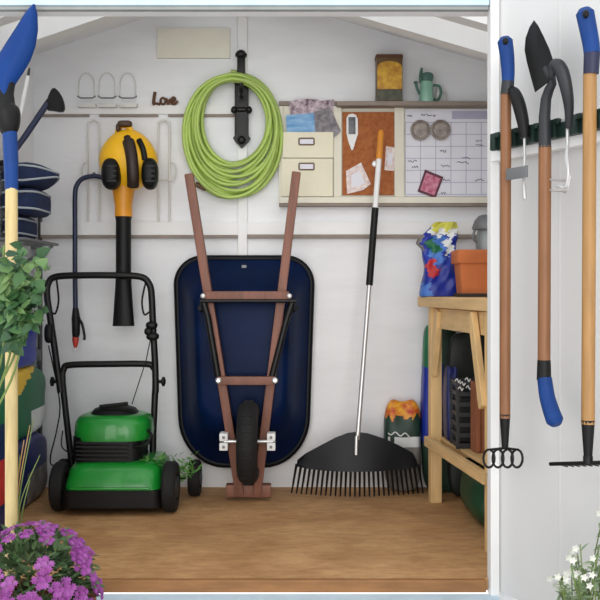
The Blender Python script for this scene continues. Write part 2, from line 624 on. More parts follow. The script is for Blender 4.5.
# 1. long handled cultivator with looped tines
t = thing('garden_cultivator', 'long wooden cultivator with blue grip and four looped black tines at its foot', 'garden tool', D(505, 450, OFF))
m = MB(); m.tube(straight(506, 92, 505, 418, OFF), .0148, 14); m.build('shaft', M['ash2'], t)
m = MB(); grip(m, [D(505, 41, OFF + .006), D(507, 55, OFF + .003), D(508, 70, OFF), D(508, 82, OFF)], .021, .017); g_ = m.build('grip', M['bluegrip'], t)
m = MB(); m.ell(D(505.5, 41, OFF + .02), (.008, .008, .010)); m.build('hanging_hole', M['black'], g_)
m = MB(); m.tube([D(508, 81, OFF), D(507, 94, OFF)], [.0172, .0178], 14); m.build('grip_collar', M['charcoal'], t)
m = MB(); m.tube(straight(505, 414, 505, 449, OFF), [.0152, .012, .009], 12); m.build('ferrule', M['black'], t)
for k, cx in enumerate((489, 498, 507.5, 517)):
    m = MB()
    lp = []
    for i in range(15):
        a = PI / 2 + (.25 + 2 * PI * i / 14 * .92) * (1 if k < 2 else -1)
        lp.append(D(cx + 5.6 * math.cos(a), 458.5 + 9.0 * math.sin(-a), OFF + .01))
    m.tube([D(505, 448, OFF)] + lp, .0034, 8)
    m.build('tine', M['blackmetal'], t)

# 2. hand weeder with black handle
t = thing('hand_hoe', 'small hand hoe with black handle and grey steel blade, beside the cultivator shaft', 'hand tool', D(524, 199, .07))
m = MB()
m.tube(spline([D(511, 90, .082), D(515, 94, .085), D(519, 105, .085), D(523, 122, .08), D(525, 138, .078)], 6),
       [.012 + .006 * math.sin(PI * min(1, i / 24)) for i in range(25)], 12)
m.build('handle', M['black'], t)
m = MB(); m.tube([D(524.5, 136, .078), D(524.5, 160, .08), D(524, 185, .08), D(525, 199, .08)], [.004, .004, .0045, .007], 8); m.build('neck', M['steel'], t)
m = MB()
m.box(D(517, 173, .109), (.085, .004, .032), ROTD, .002)
m.build('blade', M['greymetal'], t)

# 3. spade-bladed hoe hung head up
t = thing('draw_hoe', 'wooden hoe hung head up with pointed black blade and blue grip below', 'garden tool', D(549, 425, OFF))
m = MB(); m.tube(straight(545, 146, 544, 366, OFF), .0165, 14); m.build('shaft', M['ash2'], t)
m = MB(); m.tube([D(545, 148, OFF), D(544.5, 118, OFF), D(546, 99, OFF), D(549, 90, OFF), D(552, 84, OFF + .004), D(551, 76, OFF + .006), D(546, 68, OFF + .008)],
                 [.0168, .0155, .014, .013, .012, .012, .011], 12); m.build('neck', M['charcoal'], t)
m = MB()
outl = [(534, 20), (538.5, 26), (544, 37), (549.5, 49), (553.5, 61), (552, 74), (547.5, 83), (541, 88), (535, 92.5), (531, 78), (527, 63), (524.5, 50), (525.5, 38), (529.5, 27)]
cp = D(538, 58, OFF + .03)
ring = [D(x, y, OFF + .012) for x, y in outl]
ring2 = [D(x, y, OFF + .018) for x, y in outl]
bm_ = m.bm
v0 = [bm_.verts.new(p) for p in ring]; v1 = [bm_.verts.new(p) for p in ring2]
c0 = bm_.verts.new(D(539, 58, OFF + .004)); c1 = bm_.verts.new(D(539, 58, OFF + .010))
for i in range(len(ring)):
    j = (i + 1) % len(ring)
    bm_.faces.new((v0[i], v0[j], v1[j], v1[i])); bm_.faces.new((v1[i], v1[j], c1)); bm_.faces.new((v0[j], v0[i], c0))
m.build('blade', M['black'], t, ang=60)
m = MB(); m.tube([D(544, 360, OFF), D(544, 380, OFF)], [.0172, .019], 14); m.build('grip_collar', M['black'], t)
m = MB(); grip(m, [D(555, 421, OFF + .006), D(551, 410, OFF + .004), D(547, 396, OFF + .002), D(544.5, 378, OFF)], .0225, .019); m.build('grip', M['bluegrip'], t)

# 4. hand fork with arched grey handle
t = thing('hand_cultivator', 'hand cultivator with curved charcoal handle and bent silver prongs', 'hand tool', D(560, 195, .08))
m = MB()
pts = spline([D(551.5, 78, .125), D(553, 68, .128), D(557, 65, .126), D(562, 72, .12), D(566.5, 89, .11), D(569, 108, .095), D(568.5, 128, .082)], 6)
m.tube(pts, [.006 + .0115 * math.sin(PI * min(1, i / 38) ** .85) for i in range(len(pts))], 12); m.build('handle', M['charcoal'], t)
m = MB(); m.tube([D(567.5, 126, .08), D(567.5, 146, .082)], .0042, 8); m.build('neck', M['steel'], t)
for k, (x, y, o) in enumerate(((550, 179.5, .082), (549, 190, .082), (556, 186, .11))):
    m = MB()
    m.tube(spline([D(567.5, 145, .082), D(566 + k, 160, .083 + .006 * k), D(570 - k, 176, .085 + .006 * k), D(568 - k, y + 1, .085 + .006 * k), D(562, y + 1, o), D(x, y, o)], 5), .0032, 7)
    m.build('prong', M['steel'], t)

# 5. bow rake
t = thing('bow_rake', 'long honey-coloured rake with blue grip and a flat black toothed head', 'garden tool', D(588, 458, OFF))
m = MB(); m.tube(straight(590, 74, 588, 424, OFF), .0165, 14); m.build('shaft', M['ash3'], t)
m = MB(); grip(m, [D(585, 13, OFF + .008), D(588, 28, OFF + .004), D(591, 44, OFF), D(592, 54, OFF)], .0225, .0195); g_ = m.build('grip', M['bluegrip'], t)
m = MB(); m.ell(D(585.8, 14, OFF + .026), (.008, .008, .010)); m.build('hanging_hole', M['black'], g_)
m = MB(); m.tube([D(592, 53, OFF), D(591, 74, OFF)], [.0197, .0185], 14); m.build('grip_collar', mat('navy_collar', (30, 34, 66), .5), t)
m = MB(); m.tube(straight(588, 420, 588, 460, OFF), [.017, .0135, .010], 12); m.build('ferrule', M['black'], t)
e0, e1 = D(550, 464, OFF), D(625, 462, OFF)
m = MB(); m.bar(e0, e1, .010, .010); m.tube([D(588, 456, OFF), D(588, 463, OFF)], .012, 10); m.build('rake_head', M['blackmetal'], t)
for i in range(12):
    p = e0.lerp(e1, (i + .3) / 11.6)
    m = MB(); m.tube([p, p - N * .03 + Vector((0, 0, -.004)), p - N * .055 + Vector((0, 0, -.012))], [.0042, .0035, .0018], 6); m.build('tooth', M['blackmetal'], t)

# ------------------------------------------------------------------ high on the back wall
m = MB(); wbox(m, 157, 28, 230, 58, 3.985, 4.0)
o = m.build('wall_panel', M['cream']); tag(o, 'blank cream rectangular panel high on the back wall', 'panel')
# three wire holders
WH = ['leftmost of the three arched wire holders on the back wall', 'middle one of the three arched wire holders on the back wall',
      'arched wire holder nearest the rusty word, of the three']
x0 = 86.5
def holder():
    c = P(x0, 108, 3.99)
    t = thing('wire_holder', WH[0], 'wire holder', (c.x, 0, c.z), 'arched wire holders')
    m = MB()
    arch = [P(x0 - 8, 98, 3.985)] + [P(x0 - 7.6 * math.cos(a), 84 - 11 * math.sin(a), 3.985) for a in [PI * i / 12 for i in range(13)]] + [P(x0 + 8, 98, 3.985)]
    m.tube(arch, .0026, 7); m.build('arch', M['wire'], t)
    m = MB(); m.tube([P(x0 - 9, 96, 3.975), P(x0 - 6, 98, 3.97), P(x0 + 6, 98, 3.97), P(x0 + 9, 96, 3.975)], .0032, 7); m.build('cross_wire', M['greymetal'], t)
    m = MB(); wbox(m, x0 - 9, 103, x0 + 9, 107, 3.965, 3.9915, .003); m.build('tray', M['wire'], t)
    return t
h0 = holder()
for k, dx in ((1, 20.5), (2, 41.0)):
    copy_thing(h0, h0.location + Vector((dx * 4 / F, 0, 0)), WH[k])
# rusty word
m = MB()
def stroke(pts, r=.0055):
    m.tube(spline([P(x, y, 3.985) for x, y in pts], 6), r, 8)
stroke([(155, 92), (154, 98), (153.5, 104)], .007); stroke([(152.5, 104.5), (156, 103.5), (160, 104.5)])
m.tube([P(163 + 2.6 * math.cos(a), 101 + 3.2 * math.sin(a), 3.985) for a in [2 * PI * i / 14 for i in range(14)]], .0048, 8, closed=True)
stroke([(159.5, 104), (161, 102.5)]); stroke([(166, 98.5), (167.3, 101), (168.3, 104), (170, 99)]); stroke([(165, 100.5), (166.5, 98.6)])
stroke([(171, 101.5), (174, 101), (175, 98.6), (173, 97.5), (171.4, 100), (172, 103.5), (175, 103.8), (178, 101)])
stroke([(169.5, 99.5), (171, 101)])
o = m.build('word_ornament', M['rust']); tag(o, 'rusty brown metal word Love fixed to the back wall', 'ornament')
# two wire hanger loops
WL2 = ['tall white wire hanger loop left of the yellow blower', 'tall white wire hanger loop between the blower and the hose']
def hanger():
    c = P(93.5, 225, 4)
    t = thing('wire_hanger', WL2[0], 'wall hanger', (c.x, 0, c.z), 'white wire hangers')
    m = MB()
    lp = [P(p[0], p[1], 3.978) for p in [(88, 225), (88, 180), (88, 128), (90, 122), (93.5, 120), (97, 122), (99, 128), (99, 180), (99, 225)]]
    m.tube(spline(lp, 5), .0042, 8)
    for x in (88, 99):
        m.tube([P(x, 225, 3.975), P(x, 226, 3.998)], .0042, 8)
    m.tube([P(93.5, 120.5, 3.978), P(93.5, 120, 3.998)], .004, 8)
    m.build('loop', M['wire'], t)
    m = MB()
    lp = [P(p[0], p[1], 3.972) for p in [(88, 163), (84, 163), (82, 168), (82, 174), (84, 180), (90, 180), (97, 180), (103, 180), (105, 174), (105, 168), (103, 163), (99, 163)]]
    m.tube(spline(lp, 4), .0034, 8); m.build('side_hooks', M['wire'], t)
    return t
h0 = hanger()
copy_thing(h0, h0.location + Vector((70 * 4 / F, 0, 0)), WL2[1])

# ------------------------------------------------------------------ leaf blower
c = P(124, 325, 3.93)
t = thing('leaf_blower', 'yellow and black leaf blower hanging nozzle down on the back wall', 'leaf blower', (c.x, -.08, c.z))
DB = 3.855
def bl(px, py, d=DB): return P(px, py, d)
m = MB()
def body_shape(p):
    k = 1.0 - .30 * max(0, p.z) ** 1.5 - .22 * max(0, -p.z) ** 1.6
    return Vector((p.x * k, p.y * k, p.z))
m.ell(bl(128.5, 160), (.122, .105, .128), .85, .85, 32, 22, body_shape); m.build('housing', M['yellow'], t)
for cx, rx in ((111.5, .040), (150, .034)):
    m = MB(); m.ell(bl(cx, 174, 3.775), (rx, .05, .065), .8, .8, 22, 14)
    b = m.build('side_cover', M['black'], t)
    m = MB()
    for i in range(4):
        m.bar(bl(cx - 5, 166 + 5 * i, 3.730), bl(cx + 5, 166 + 5 * i, 3.730), .006, .006)
    m.build('vent_rib', M['charcoal'], b)
m = MB(); m.tube(spline([bl(127, 137, 3.775), bl(130, 148, 3.750), bl(132, 160, 3.740), bl(133, 176, 3.745), bl(133, 186, 3.765)], 6), [.014] * 3 + [.025] * 22, 12); m.build('strap', mat('dark_brown_plastic', (40, 24, 16), .5), t)
m = MB(); m.tube(spline([bl(139, 140, 3.775), bl(143, 149, 3.760), bl(145, 160, 3.765)], 6), .012, 10); m.build('trim_strip', M['black'], t)
m = MB(); m.tube(spline([bl(117, 140, 3.83), bl(118, 131, 3.84), bl(121, 126, 3.84), bl(127, 126, 3.84), bl(131, 131, 3.84), bl(131, 140, 3.84)], 6), .012, 10); m.build('carry_handle', M['yellow'], t)
m = MB(); m.ell(bl(125, 124, 3.83), (.030, .022, .014), .6, .6); m.ell(bl(118.5, 128, 3.83), (.010, .02, .018), .7, .7); m.build('handle_cap', mat('brown_cap', (64, 42, 24), .5), t)
m = MB(); m.lathe([(.050, 0), (.044, -.04), (.036, -.09), (.037, -.137)], bl(123.5, 184), seg=24); m.build('neck', M['orange'], t)
a, b = bl(123.5, 216), bl(123.5, 326)
m = MB()
loops = []
for f, rx, ry in ((0, .035, .034), (.05, .032, .032), (.5, .032, .032), (.62, .034, .030), (.85, .041, .024), (1, .046, .022)):
    q = a.lerp(b, f)
    loops.append([q + Vector((rx * math.cos(x), ry * math.sin(x), 0)) for x in [2 * PI * i / 20 for i in range(20)]])
m.loft(loops); m.build('nozzle', M['black'], t)
m = MB(); m.tube([bl(128.5, 165, 3.93), bl(128.5, 160, 4.0)], .02, 10); m.build('hanging_boss', M['black'], t)

# ------------------------------------------------------------------ watering lance
c = P(76, 350, 3.905)
t = thing('spray_lance', 'dark navy hooked spray lance hanging beside the blower, trigger grip at its foot', 'spray lance', (c.x, -.06, c.z))
m = MB(); m.tube(spline([P(106, 179, 3.905), P(98, 176.5, 3.905), P(90, 176.5, 3.905), P(82, 179, 3.905), P(77, 185, 3.905), P(75, 195, 3.905), P(75, 230, 3.905), P(75, 275, 3.905), P(75.5, 312, 3.905)], 6), .0105, 12)
m.build('tube', M['navyplastic'], t)
m = MB(); m.tube([P(75.5, 308, 3.905), P(76, 318, 3.905), P(76, 334, 3.905), P(75.5, 338, 3.905)], [.012, .019, .017, .012], 12); m.tube(spline([P(77, 316, 3.895), P(82, 324, 3.88), P(84.5, 336, 3.88), P(84, 340, 3.88)], 5), .006, 8)
m.build('trigger_grip', M['black'], t)
m = MB(); m.lathe([(.013, 0), (.014, -.012), (.011, -.030), (.006, -.045)], P(75.5, 337, 3.905)); m.build('coupling', M['redclip'], t)
m = MB(); m.tube([P(75.5, 346, 3.905), P(74, 352, 3.905)], .004, 8); m.build('tip', M['steel'], t)
m = MB(); m.tube([P(94, 176.5, 3.905), P(94, 174, 3.999)], .008, 8); m.build('wall_clip', M['black'], t)

# ------------------------------------------------------------------ hose and its bracket
t = thing('hose_bracket', 'ornate black wrought iron bracket holding the green hose', 'bracket', P(241, 148, 3.98))
m = MB(); m.lathe([(.006, 0), (.024, .006), (.026, .016), (.018, .028), (.008, .034)], P(241, 58, 3.96)); m.build('finial', M['blackmetal'], t)
m = MB(); wbox(m, 237, 56, 245, 86, 3.955, 3.979, .004); m.build('rod', M['blackmetal'], t)
m = MB(); wbox(m, 234.5, 78, 248.5, 140, 3.955, 3.979, .005)
for y in (82, 110):
    m.ell(P(241.5, y, 3.965), (.035, .018, .012), .8, .8)
m.build('plate', M['blackmetal'], t)
m = MB()
pts = [(241.5, 148), (248, 142), (250.5, 138), (247, 134), (236, 134), (233, 138), (235.5, 142)]
m.slab([P(x, y, 3.953) for x, y in pts], (0, .024, 0)); m.ell(P(241.5, 140, 3.95), (.018, .014, .018)); m.build('foot_ornament', M['blackmetal'], t)
m = MB()
for x in (234, 249):
    m.ell(P(x, 110, 3.955), (.014, .016, .016))
m.build('scroll', M['blackmetal'], t)
m = MB(); m.tube(spline([P(241, 96, 3.965), P(241, 94, 3.90), P(241, 88, 3.865), P(241, 83, 3.86)], 5), .010, 10); m.build('hook', M['blackmetal'], t)

rnd = random.Random(4)
m = MB()
NL = 16
loops_par = []
for k in range(NL):
    q = 1 - abs(2 * ((k * 3 / NL) % 1.0) - 1)          # wanders from the outer turns to the inner ones and back
    w = 50.7 - 19 * q + rnd.uniform(-1.5, 1.5)
    bot = 208 - 52 * q + rnd.uniform(-3, 1)
    top = 71 + 8 * q + rnd.uniform(-1, 2)
    loops_par.append((w, top, bot, rnd.uniform(-2.5, 3) + 2 * q - 1.2, .020 + .070 * ((k * 7) % NL) / NL))
pts = []
SEG = 44
for k in range(NL):
    A, B = loops_par[k], loops_par[(k + 1) % NL]
    nseg = SEG if k < NL - 1 else int(SEG * .62)
    for i in range(nseg):
        f = i / SEG
        q = [a + (b - a) * f for a, b in zip(A, B)]
        th = -PI / 2 + 2 * PI * f
        w, top, bot, dx, yo = q
        cy = (top + bot) / 2 - 3
        ry = (bot - top) / 2
        wob = 1 + .012 * math.sin(3 * th + k)
        pull = .9 + .1 * abs(math.cos(th))
        x = 233.5 + dx + w * math.cos(th) * wob
        y = cy + 3 + ry * math.sin(th) * wob
        if math.sin(th) < -.75:
            y += 4 * (abs(math.sin(th)) - .75)
        pts.append(P(x, y, 4 - yo - .006 * math.sin(2 * th + k * 1.7)))
m.tube(pts, .0085, 9)
hose = m.build('garden_hose', M['hose'], ang=80)
tag(hose, 'lime green garden hose coiled on the black bracket', 'hose')
m = MB(); e = pts[-1]; m.tube([e, e + (pts[-1] - pts[-4]).normalized() * .05], [.012, .012], 10); m.build('hose_end', M['brass'], hose)

# ------------------------------------------------------------------ organiser
c = P(384, 205, 4)
t = thing('wall_organizer', 'long cream wall organiser frame with a shelf along its top', 'organiser', (c.x, 0, c.z))
XO = 545
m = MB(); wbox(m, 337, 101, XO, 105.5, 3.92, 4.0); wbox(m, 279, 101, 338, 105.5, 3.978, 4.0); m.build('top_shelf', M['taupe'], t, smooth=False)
m = MB(); wbox(m, 279, 197, XO, 203, 3.945, 4.0); m.build('bottom_ledge', M['cream'], t, smooth=False)
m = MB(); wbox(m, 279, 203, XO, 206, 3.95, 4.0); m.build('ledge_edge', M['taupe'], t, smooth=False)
m = MB(); wbox(m, 279, 106, XO, 197, 3.985, 4.0, .001); m.build('backboard', M['cream'], t, smooth=False)
for x0, x1 in ((333.5, 341.5), (394.5, 404)):
    m = MB(); wbox(m, x0, 106, x1, 197, 3.968, 3.985, .0015); m.build('divider', M['cream'], t, smooth=False)
m = MB(); wbox(m, 279, 106, 283, 197, 3.968, 3.985, .0015); m.build('end_strip', M['cream'], t, smooth=False)
# cork board
m = MB(); wbox(m, 342.5, 112, 394, 195, 3.976, 3.985, .001)
o = m.build('cork_board', M['cork'], smooth=False); tag(o, 'brown cork pinboard in the middle of the wall organiser', 'pinboard')
# calendar
t = thing('wall_calendar', 'white wall calendar sheet with a faint lilac grid at the right of the organiser', 'calendar', P(475, 196.5, 3.984))
m = MB(); wbox(m, 405, 109, XO - 3, 196.5, 3.9805, 3.985, .0005); m.build('sheet', M['paper'], t, smooth=False)
m = MB()
for i in range(9):
    x = 405 + 15.2 * i
    wbox(m, x, 122, x + .7, 194, 3.9800, 3.9806, 0)
for i in range(7):
    y = 122 + 12 * i
    wbox(m, 406, y, XO - 4, y + .7, 3.9799, 3.9806, 0)
wbox(m, 452, 111, 500, 119, 3.9801, 3.9806, 0)
m.build('grid', M['lilac'], t, smooth=False)
m = MB()
rnd = random.Random(9)
for (x, y, w) in ((407, 116, 5), (421, 115, 4), (426, 115, 6), (433, 116, 3), (408, 161, 9), (441, 166, 9), (457, 163, 12), (462, 158, 8), (440, 151, 6), (475, 180, 9), (443, 180, 7), (476, 141, 6), (476, 145, 7), (441, 193, 5), (412, 167, 6)):
    pp = [P(x + w * i / 7, y + rnd.uniform(-1.3, 1.3), 3.9795) for i in range(8)]
    m.tube(pp, .0016, 5)
m.build('handwriting', M['ink'], t)
# round pewter discs
DLb = ['round pewter dish magnet, the left of the pair on the calendar', 'round pewter dish magnet, the right of the pair on the calendar']
m = MB(); m.lathe([(.042, 0), (.044, .012), (.036, .017), (.030, .011), (.001, .011)], P(420, 130.5, 3.9795), axis=(0, -1, 0), seg=26)
o = m.build('magnet_dish', M['disc'], origin=P(420, 139, 3.98)); tag(o, DLb[0], 'dish', 'pewter magnets')
copy_thing(o, o.location + P(440, 0, 3.98) - P(420, 0, 3.98) + Vector((0, 0, .001)), DLb[1])
def card(name, poly, d, mats, label, cat, inset=None, group=None):
    m = MB(); m.slab([P(x, y, d) for x, y in poly], (0, .003, 0))
    o = m.build(name, mats[0], smooth=False); tag(o, label, cat, group)
    if inset:
        cx = sum(p[0] for p in poly) / len(poly); cy = sum(p[1] for p in poly) / len(poly)
        m = MB(); m.slab([P(cx + (x - cx) * inset, cy + (y - cy) * inset, d - .001) for x, y in poly], (0, .002, 0))
        m.build('picture', mats[1], o, smooth=False)
    return o
card('seed_packet', [(425, 169.5), (443.5, 177), (435.5, 198.5), (417.5, 191.5)], 3.976, [M['plumframe'], M['redcard']], 'tilted plum and pink picture card on the calendar', 'card', .78)
card('note_card', [(361, 162.5), (371, 184), (363, 190), (347, 194), (346, 171)], 3.972, [M['pinkcard'], M['paper']], 'pale pink floral card at the lower left of the cork board', 'card', .55)
card('note_slip', [(386, 146), (396, 148), (394, 171), (384.5, 170)], 3.971, [M['pinkcard'], M['paper']], 'white slip pinned behind the orange rake tip', 'card', .5)
# thermometer
t = thing('thermometer', 'white pointed plant thermometer on the cork board', 'thermometer', P(352, 149, 3.975))
m = MB(); pl = [(346.5, 118), (348.5, 114.5), (352.5, 113.5), (356, 115), (357.8, 119), (358, 134), (356, 140), (353, 150), (351.5, 150), (348, 140), (346.5, 133)]
m.slab([P(x, y, 3.964) for x, y in pl], (0, .012, 0)); m.build('case', M['white'], t)
m = MB(); wbox(m, 348.5, 117, 355.5, 134, 3.961, 3.965, .001); m.build('display', M['display'], t)
# filing pockets
PKL = ['cream filing pocket with label holder, the upper one stuffed with seed packets', 'cream filing pocket with label holder, the lower one behind the barrow handle']
def pocket(x0, y0, x1, y1, lx, ly, dep, lab):
    t = thing('filing_pocket', lab, 'filing pocket', P((x0 + x1) / 2, y1, 3.985), 'cream filing pockets')
    m = MB(); a, b = P(x0, y0, 4 - dep), P(x1, y1, 4 - dep)
    m.box(((a.x + b.x) / 2, -dep, (a.z + b.z) / 2), (b.x - a.x, .004, a.z - b.z), None, .001); m.build('front', M['folder'], t, smooth=False)
    m = MB()
    for xx in (a.x, b.x):
        m.box((xx, -(dep + .015) / 2, (a.z + b.z) / 2), (.003, dep - .015, a.z - b.z))
    m.box(((a.x + b.x) / 2, -(dep + .015) / 2, b.z + .002), (b.x - a.x, dep - .015, .004)); m.build('gusset', M['folder'], t, smooth=False)
    m = MB(); q = [(lx - 7.5, ly - 3.2), (lx + 7.5, ly - 3.2), (lx + 7.5, ly + 3.2), (lx - 7.5, ly + 3.2)]
    for i in range(4):
        m.bar(P(*q[i], 4 - dep - .003), P(*q[(i + 1) % 4], 4 - dep - .003), .004, .006)
    h = m.build('label_holder', M['brass'], t, smooth=False)
    m = MB(); wbox(m, lx - 7, ly - 2.8, lx + 7, ly + 2.8, 4 - dep - .0025, 4 - dep, 0); m.build('blank_label', M['paper'], h, smooth=False)
    return t
pocket(283, 132, 333, 157.8, 306.5, 141.5, .045, PKL[0])
pocket(282, 158.5, 332.5, 196.5, 306.5, 166.5, .054, PKL[1])
def packet(name, poly, d, mm, label):
    m = MB(); m.slab([P(x, y, d) for x, y in poly], (0, .004, 0))
    o = m.build(name, mm, smooth=False); tag(o, label, 'seed packet', 'packets in the upper filing pocket')
packet('seed_packet', [(286, 115), (316, 113), (319, 140), (287, 140)], 3.9645, M['bluepaper'], 'blue and white seed packet in the upper filing pocket')
packet('seed_packet', [(289, 102), (301, 98.5), (319, 99.5), (322, 138), (293, 138)], 3.970, M['mixpaper'], 'dark floral seed packet sticking up behind the blue one')
packet('seed_packet', [(314, 112), (330, 107), (341, 131), (331, 140), (316, 140)], 3.9585, M['greypaper'], 'crumpled grey packet leaning out at the right of the blue one')
packet('seed_packet', [(317, 101), (334, 99.5), (335, 137), (320, 137)], 3.975, M['mixpaper'], 'purplish packet at the right rear of the upper filing pocket')

# tin and little watering can on the shelf
ZS = P(300, 101, 3.92).z
c = P(389, 100.5, 3.95)
t = thing('storage_tin', 'tall old tin with a mustard label standing on the organiser shelf', 'tin', (c.x, -.04, ZS))
hw = 13.2 * 3.9 / F
zt = P(0, 53, 3.9).z
m = MB(); m.loft([rrect(c.x, -.04, 2 * hw, .078, .012, .012, 0, 4)] * 2) if False else None
def prism(m, cx, cy, w, dpt, r, z0, z1, k=4):
    lp = rrect(cx, cy, w, dpt, r, r, 0, k)
    m.loft([[Vector((p.x, p.z, z)) for p in lp] for z in (z0, z1)])
prism(m, c.x, -.04, 2 * hw, .08, .012, ZS + .0006, zt - .012)
m.build('body', M['tinbrown'], t)
m = MB(); prism(m, c.x, -.04, 2 * hw + .004, .084, .013, zt - .014, zt); m.build('lid', M['rust'], t)
m = MB()
lz = lambda y: P(0, y, 3.9).z
arc = [Vector((c.x - hw * .94, -.0818, lz(88))), Vector((c.x + hw * .94, -.0818, lz(88)))] + [Vector((c.x + hw * .94 * math.cos(a), -.0818, lz(66) + .026 * math.sin(a))) for a in [PI * i / 10 for i in range(11)]]
m.slab(arc, (0, .002, 0)); m.build('label', M['tinlabel'], t, smooth=False)
m = MB(); m.box((c.x, -.0808, (lz(99.5) + lz(89)) / 2), (hw * 1.88, .002, lz(89) - lz(99.5))); m.build('lower_band', M['tindark'], t, smooth=False)

c = P(427, 100.5, 3.94)
t = thing('miniature_watering_can', 'small celadon green watering can on the organiser shelf', 'watering can', (c.x, -.045, ZS))
m = MB(); m.lathe([(.030, .0006), (.032, .01), (.028, .045), (.026, .088), (.022, .092)], (c.x, -.045, ZS), seg=24); m.build('body', M['celadon'], t)
m = MB(); m.tube(spline([Vector((c.x - .028, -.045, ZS + .035)), Vector((c.x - .040, -.045, ZS + .06)), Vector((c.x - .045, -.045, ZS + .084))], 5), .006, 8)
m.ell((c.x - .046, -.045, ZS + .087), (.010, .010, .006)); m.build('spout', M['celadondark'], t)
m = MB(); m.tube(spline([Vector((c.x + .028, -.045, ZS + .075)), Vector((c.x + .055, -.045, ZS + .07)), Vector((c.x + .062, -.045, ZS + .04)), Vector((c.x + .048, -.045, ZS + .012)), Vector((c.x + .028, -.045, ZS + .012))], 5), .006, 8); m.build('handle', M['celadondark'], t)
m = MB()
m.tube(spline([Vector((c.x - .022, -.045, ZS + .085)), Vector((c.x - .024, -.045, ZS + .115)), Vector((c.x - .02, -.045, ZS + .15))], 5), [.009] * 6 + [.008, .007, .006, .005, .004], 9)
m.ell((c.x + .003, -.045, ZS + .108), (.026, .022, .022), .7, .7); m.build('dark_top', M['celadondark'], t)
c2 = P(441, 100.5, 3.94)
t = thing('miniature_jug', 'tiny pale jug half behind the celadon watering can', 'jug', (c2.x - .004, -.022, ZS))
m = MB(); m.lathe([(.015, .0006), (.018, .02), (.012, .05), (.008, .062), (.012, .068)], (c2.x - .004, -.022, ZS)); m.build('body', M['wire'], t)
m = MB(); m.tube(spline([Vector((c2.x + .006, -.022, ZS + .055)), Vector((c2.x + .026, -.022, ZS + .045)), Vector((c2.x + .018, -.022, ZS + .012)), Vector((c2.x + .010, -.022, ZS + .012))], 5), .003, 7); m.build('handle', M['wire'], t)

# ------------------------------------------------------------------ leaf rake
t = thing('leaf_rake', 'black plastic leaf rake with a long silver handle leaning on the organiser', 'leaf rake', P(357, 492, 3.74))
A, B = P(381, 133, 3.86), P(356.5, 452, 3.73)
L = lambda y: A.lerp(B, (y - 133) / (452 - 133.0))
m = MB(); m.tube([L(130), L(133), L(160)], [.008, .0135, .0135], 12); m.build('tip_grip', mat('orange_grip', (220, 140, 40), .45), t)
m = MB(); m.tube([L(159), L(212)], .0115, 12); m.build('upper_tube', M['white'], t)
m = MB(); m.tube([L(210), L(288)], .0145, 12); m.build('foam_grip', M['black'], t)
m = MB(); m.tube([L(287), L(440)], .0095, 12); m.build('lower_tube', M['steel'], t)
m = MB(); m.lathe([(.012, 0), (.013, .008), (.004, .012)], P(375, 164, 3.865), axis=(0, -1, 0)); m.build('hanging_eye', M['steel'], t)
# head: curved plate
out_top = [(296, 469), (297.5, 460), (305, 454), (320, 446), (335, 438), (348, 433), (356, 432), (368, 433.5), (385, 439), (400, 446), (413, 453), (416.5, 460), (418, 469)]
def head_d(px): return 3.735 + .09 * ((px - 357) / 62.0) ** 2 * .5
m = MB()
lo = [(296.5 + (418.5 - 296.5) * i / 12.0, 466 + 6 * math.sin(PI * i / 12) ** .6) for i in range(13)]
rows = []
for k in range(5):
    f = k / 4
    rows.append([P(a[0] + (b[0] - a[0]) * f, a[1] + (b[1] - a[1]) * f, head_d(a[0]) - .022 * f) for a, b in zip(out_top, lo)])
back = [[p + Vector((0, .008, 0)) for p in r] for r in rows]
ringA = [r for r in rows]
bm_ = m.bm
vf = [[bm_.verts.new(p) for p in r] for r in rows]; vb = [[bm_.verts.new(p) for p in r] for r in back]
for k in range(4):
    for i in range(12):
        bm_.faces.new((vf[k][i], vf[k][i + 1], vf[k + 1][i + 1], vf[k + 1][i])); bm_.faces.new((vb[k][i + 1], vb[k][i], vb[k + 1][i], vb[k + 1][i + 1]))
for i in range(12):
    bm_.faces.new((vf[0][i + 1], vf[0][i], vb[0][i], vb[0][i + 1])); bm_.faces.new((vf[4][i], vf[4][i + 1], vb[4][i + 1], vb[4][i]))
for k in range(4):
    bm_.faces.new((vf[k][0], vf[k + 1][0], vb[k + 1][0], vb[k][0])); bm_.faces.new((vf[k + 1][12], vf[k][12], vb[k][12], vb[k + 1][12]))
m.build('head', M['rakeblack'], t, ang=50)
m = MB(); m.tube([P(356.5, 436, 3.715), P(356, 455, 3.705)], [.008, .007], 10); m.build('socket', M['steel'], t)
for i in range(28):
    f = i / 27.0
    x = 297.5 + 119.5 * f
    ix = f * 12
    i0 = min(11, int(ix)); g = ix - i0
    top = rows[4][i0].lerp(rows[4][i0 + 1], g) + Vector((0, .004, .006))
    xb = 357 + (x - 357) * 1.10
    yb = 492.5 + 3.5 * math.sin(PI * f)
    db = (CAMZ - .006) * F / (yb - 290)
    tip = P(xb, yb, min(3.97, db))
    tip.z = .005
    m = MB(); m.tube([top, top.lerp(tip, .55), top.lerp(tip, .86) + Vector((0, -.004, 0)), tip + Vector((0, -.002, 0))], [.0062, .005, .0042, .0034], 6, flat=.7)
    m.build('tine', M['rakeblack'], t)

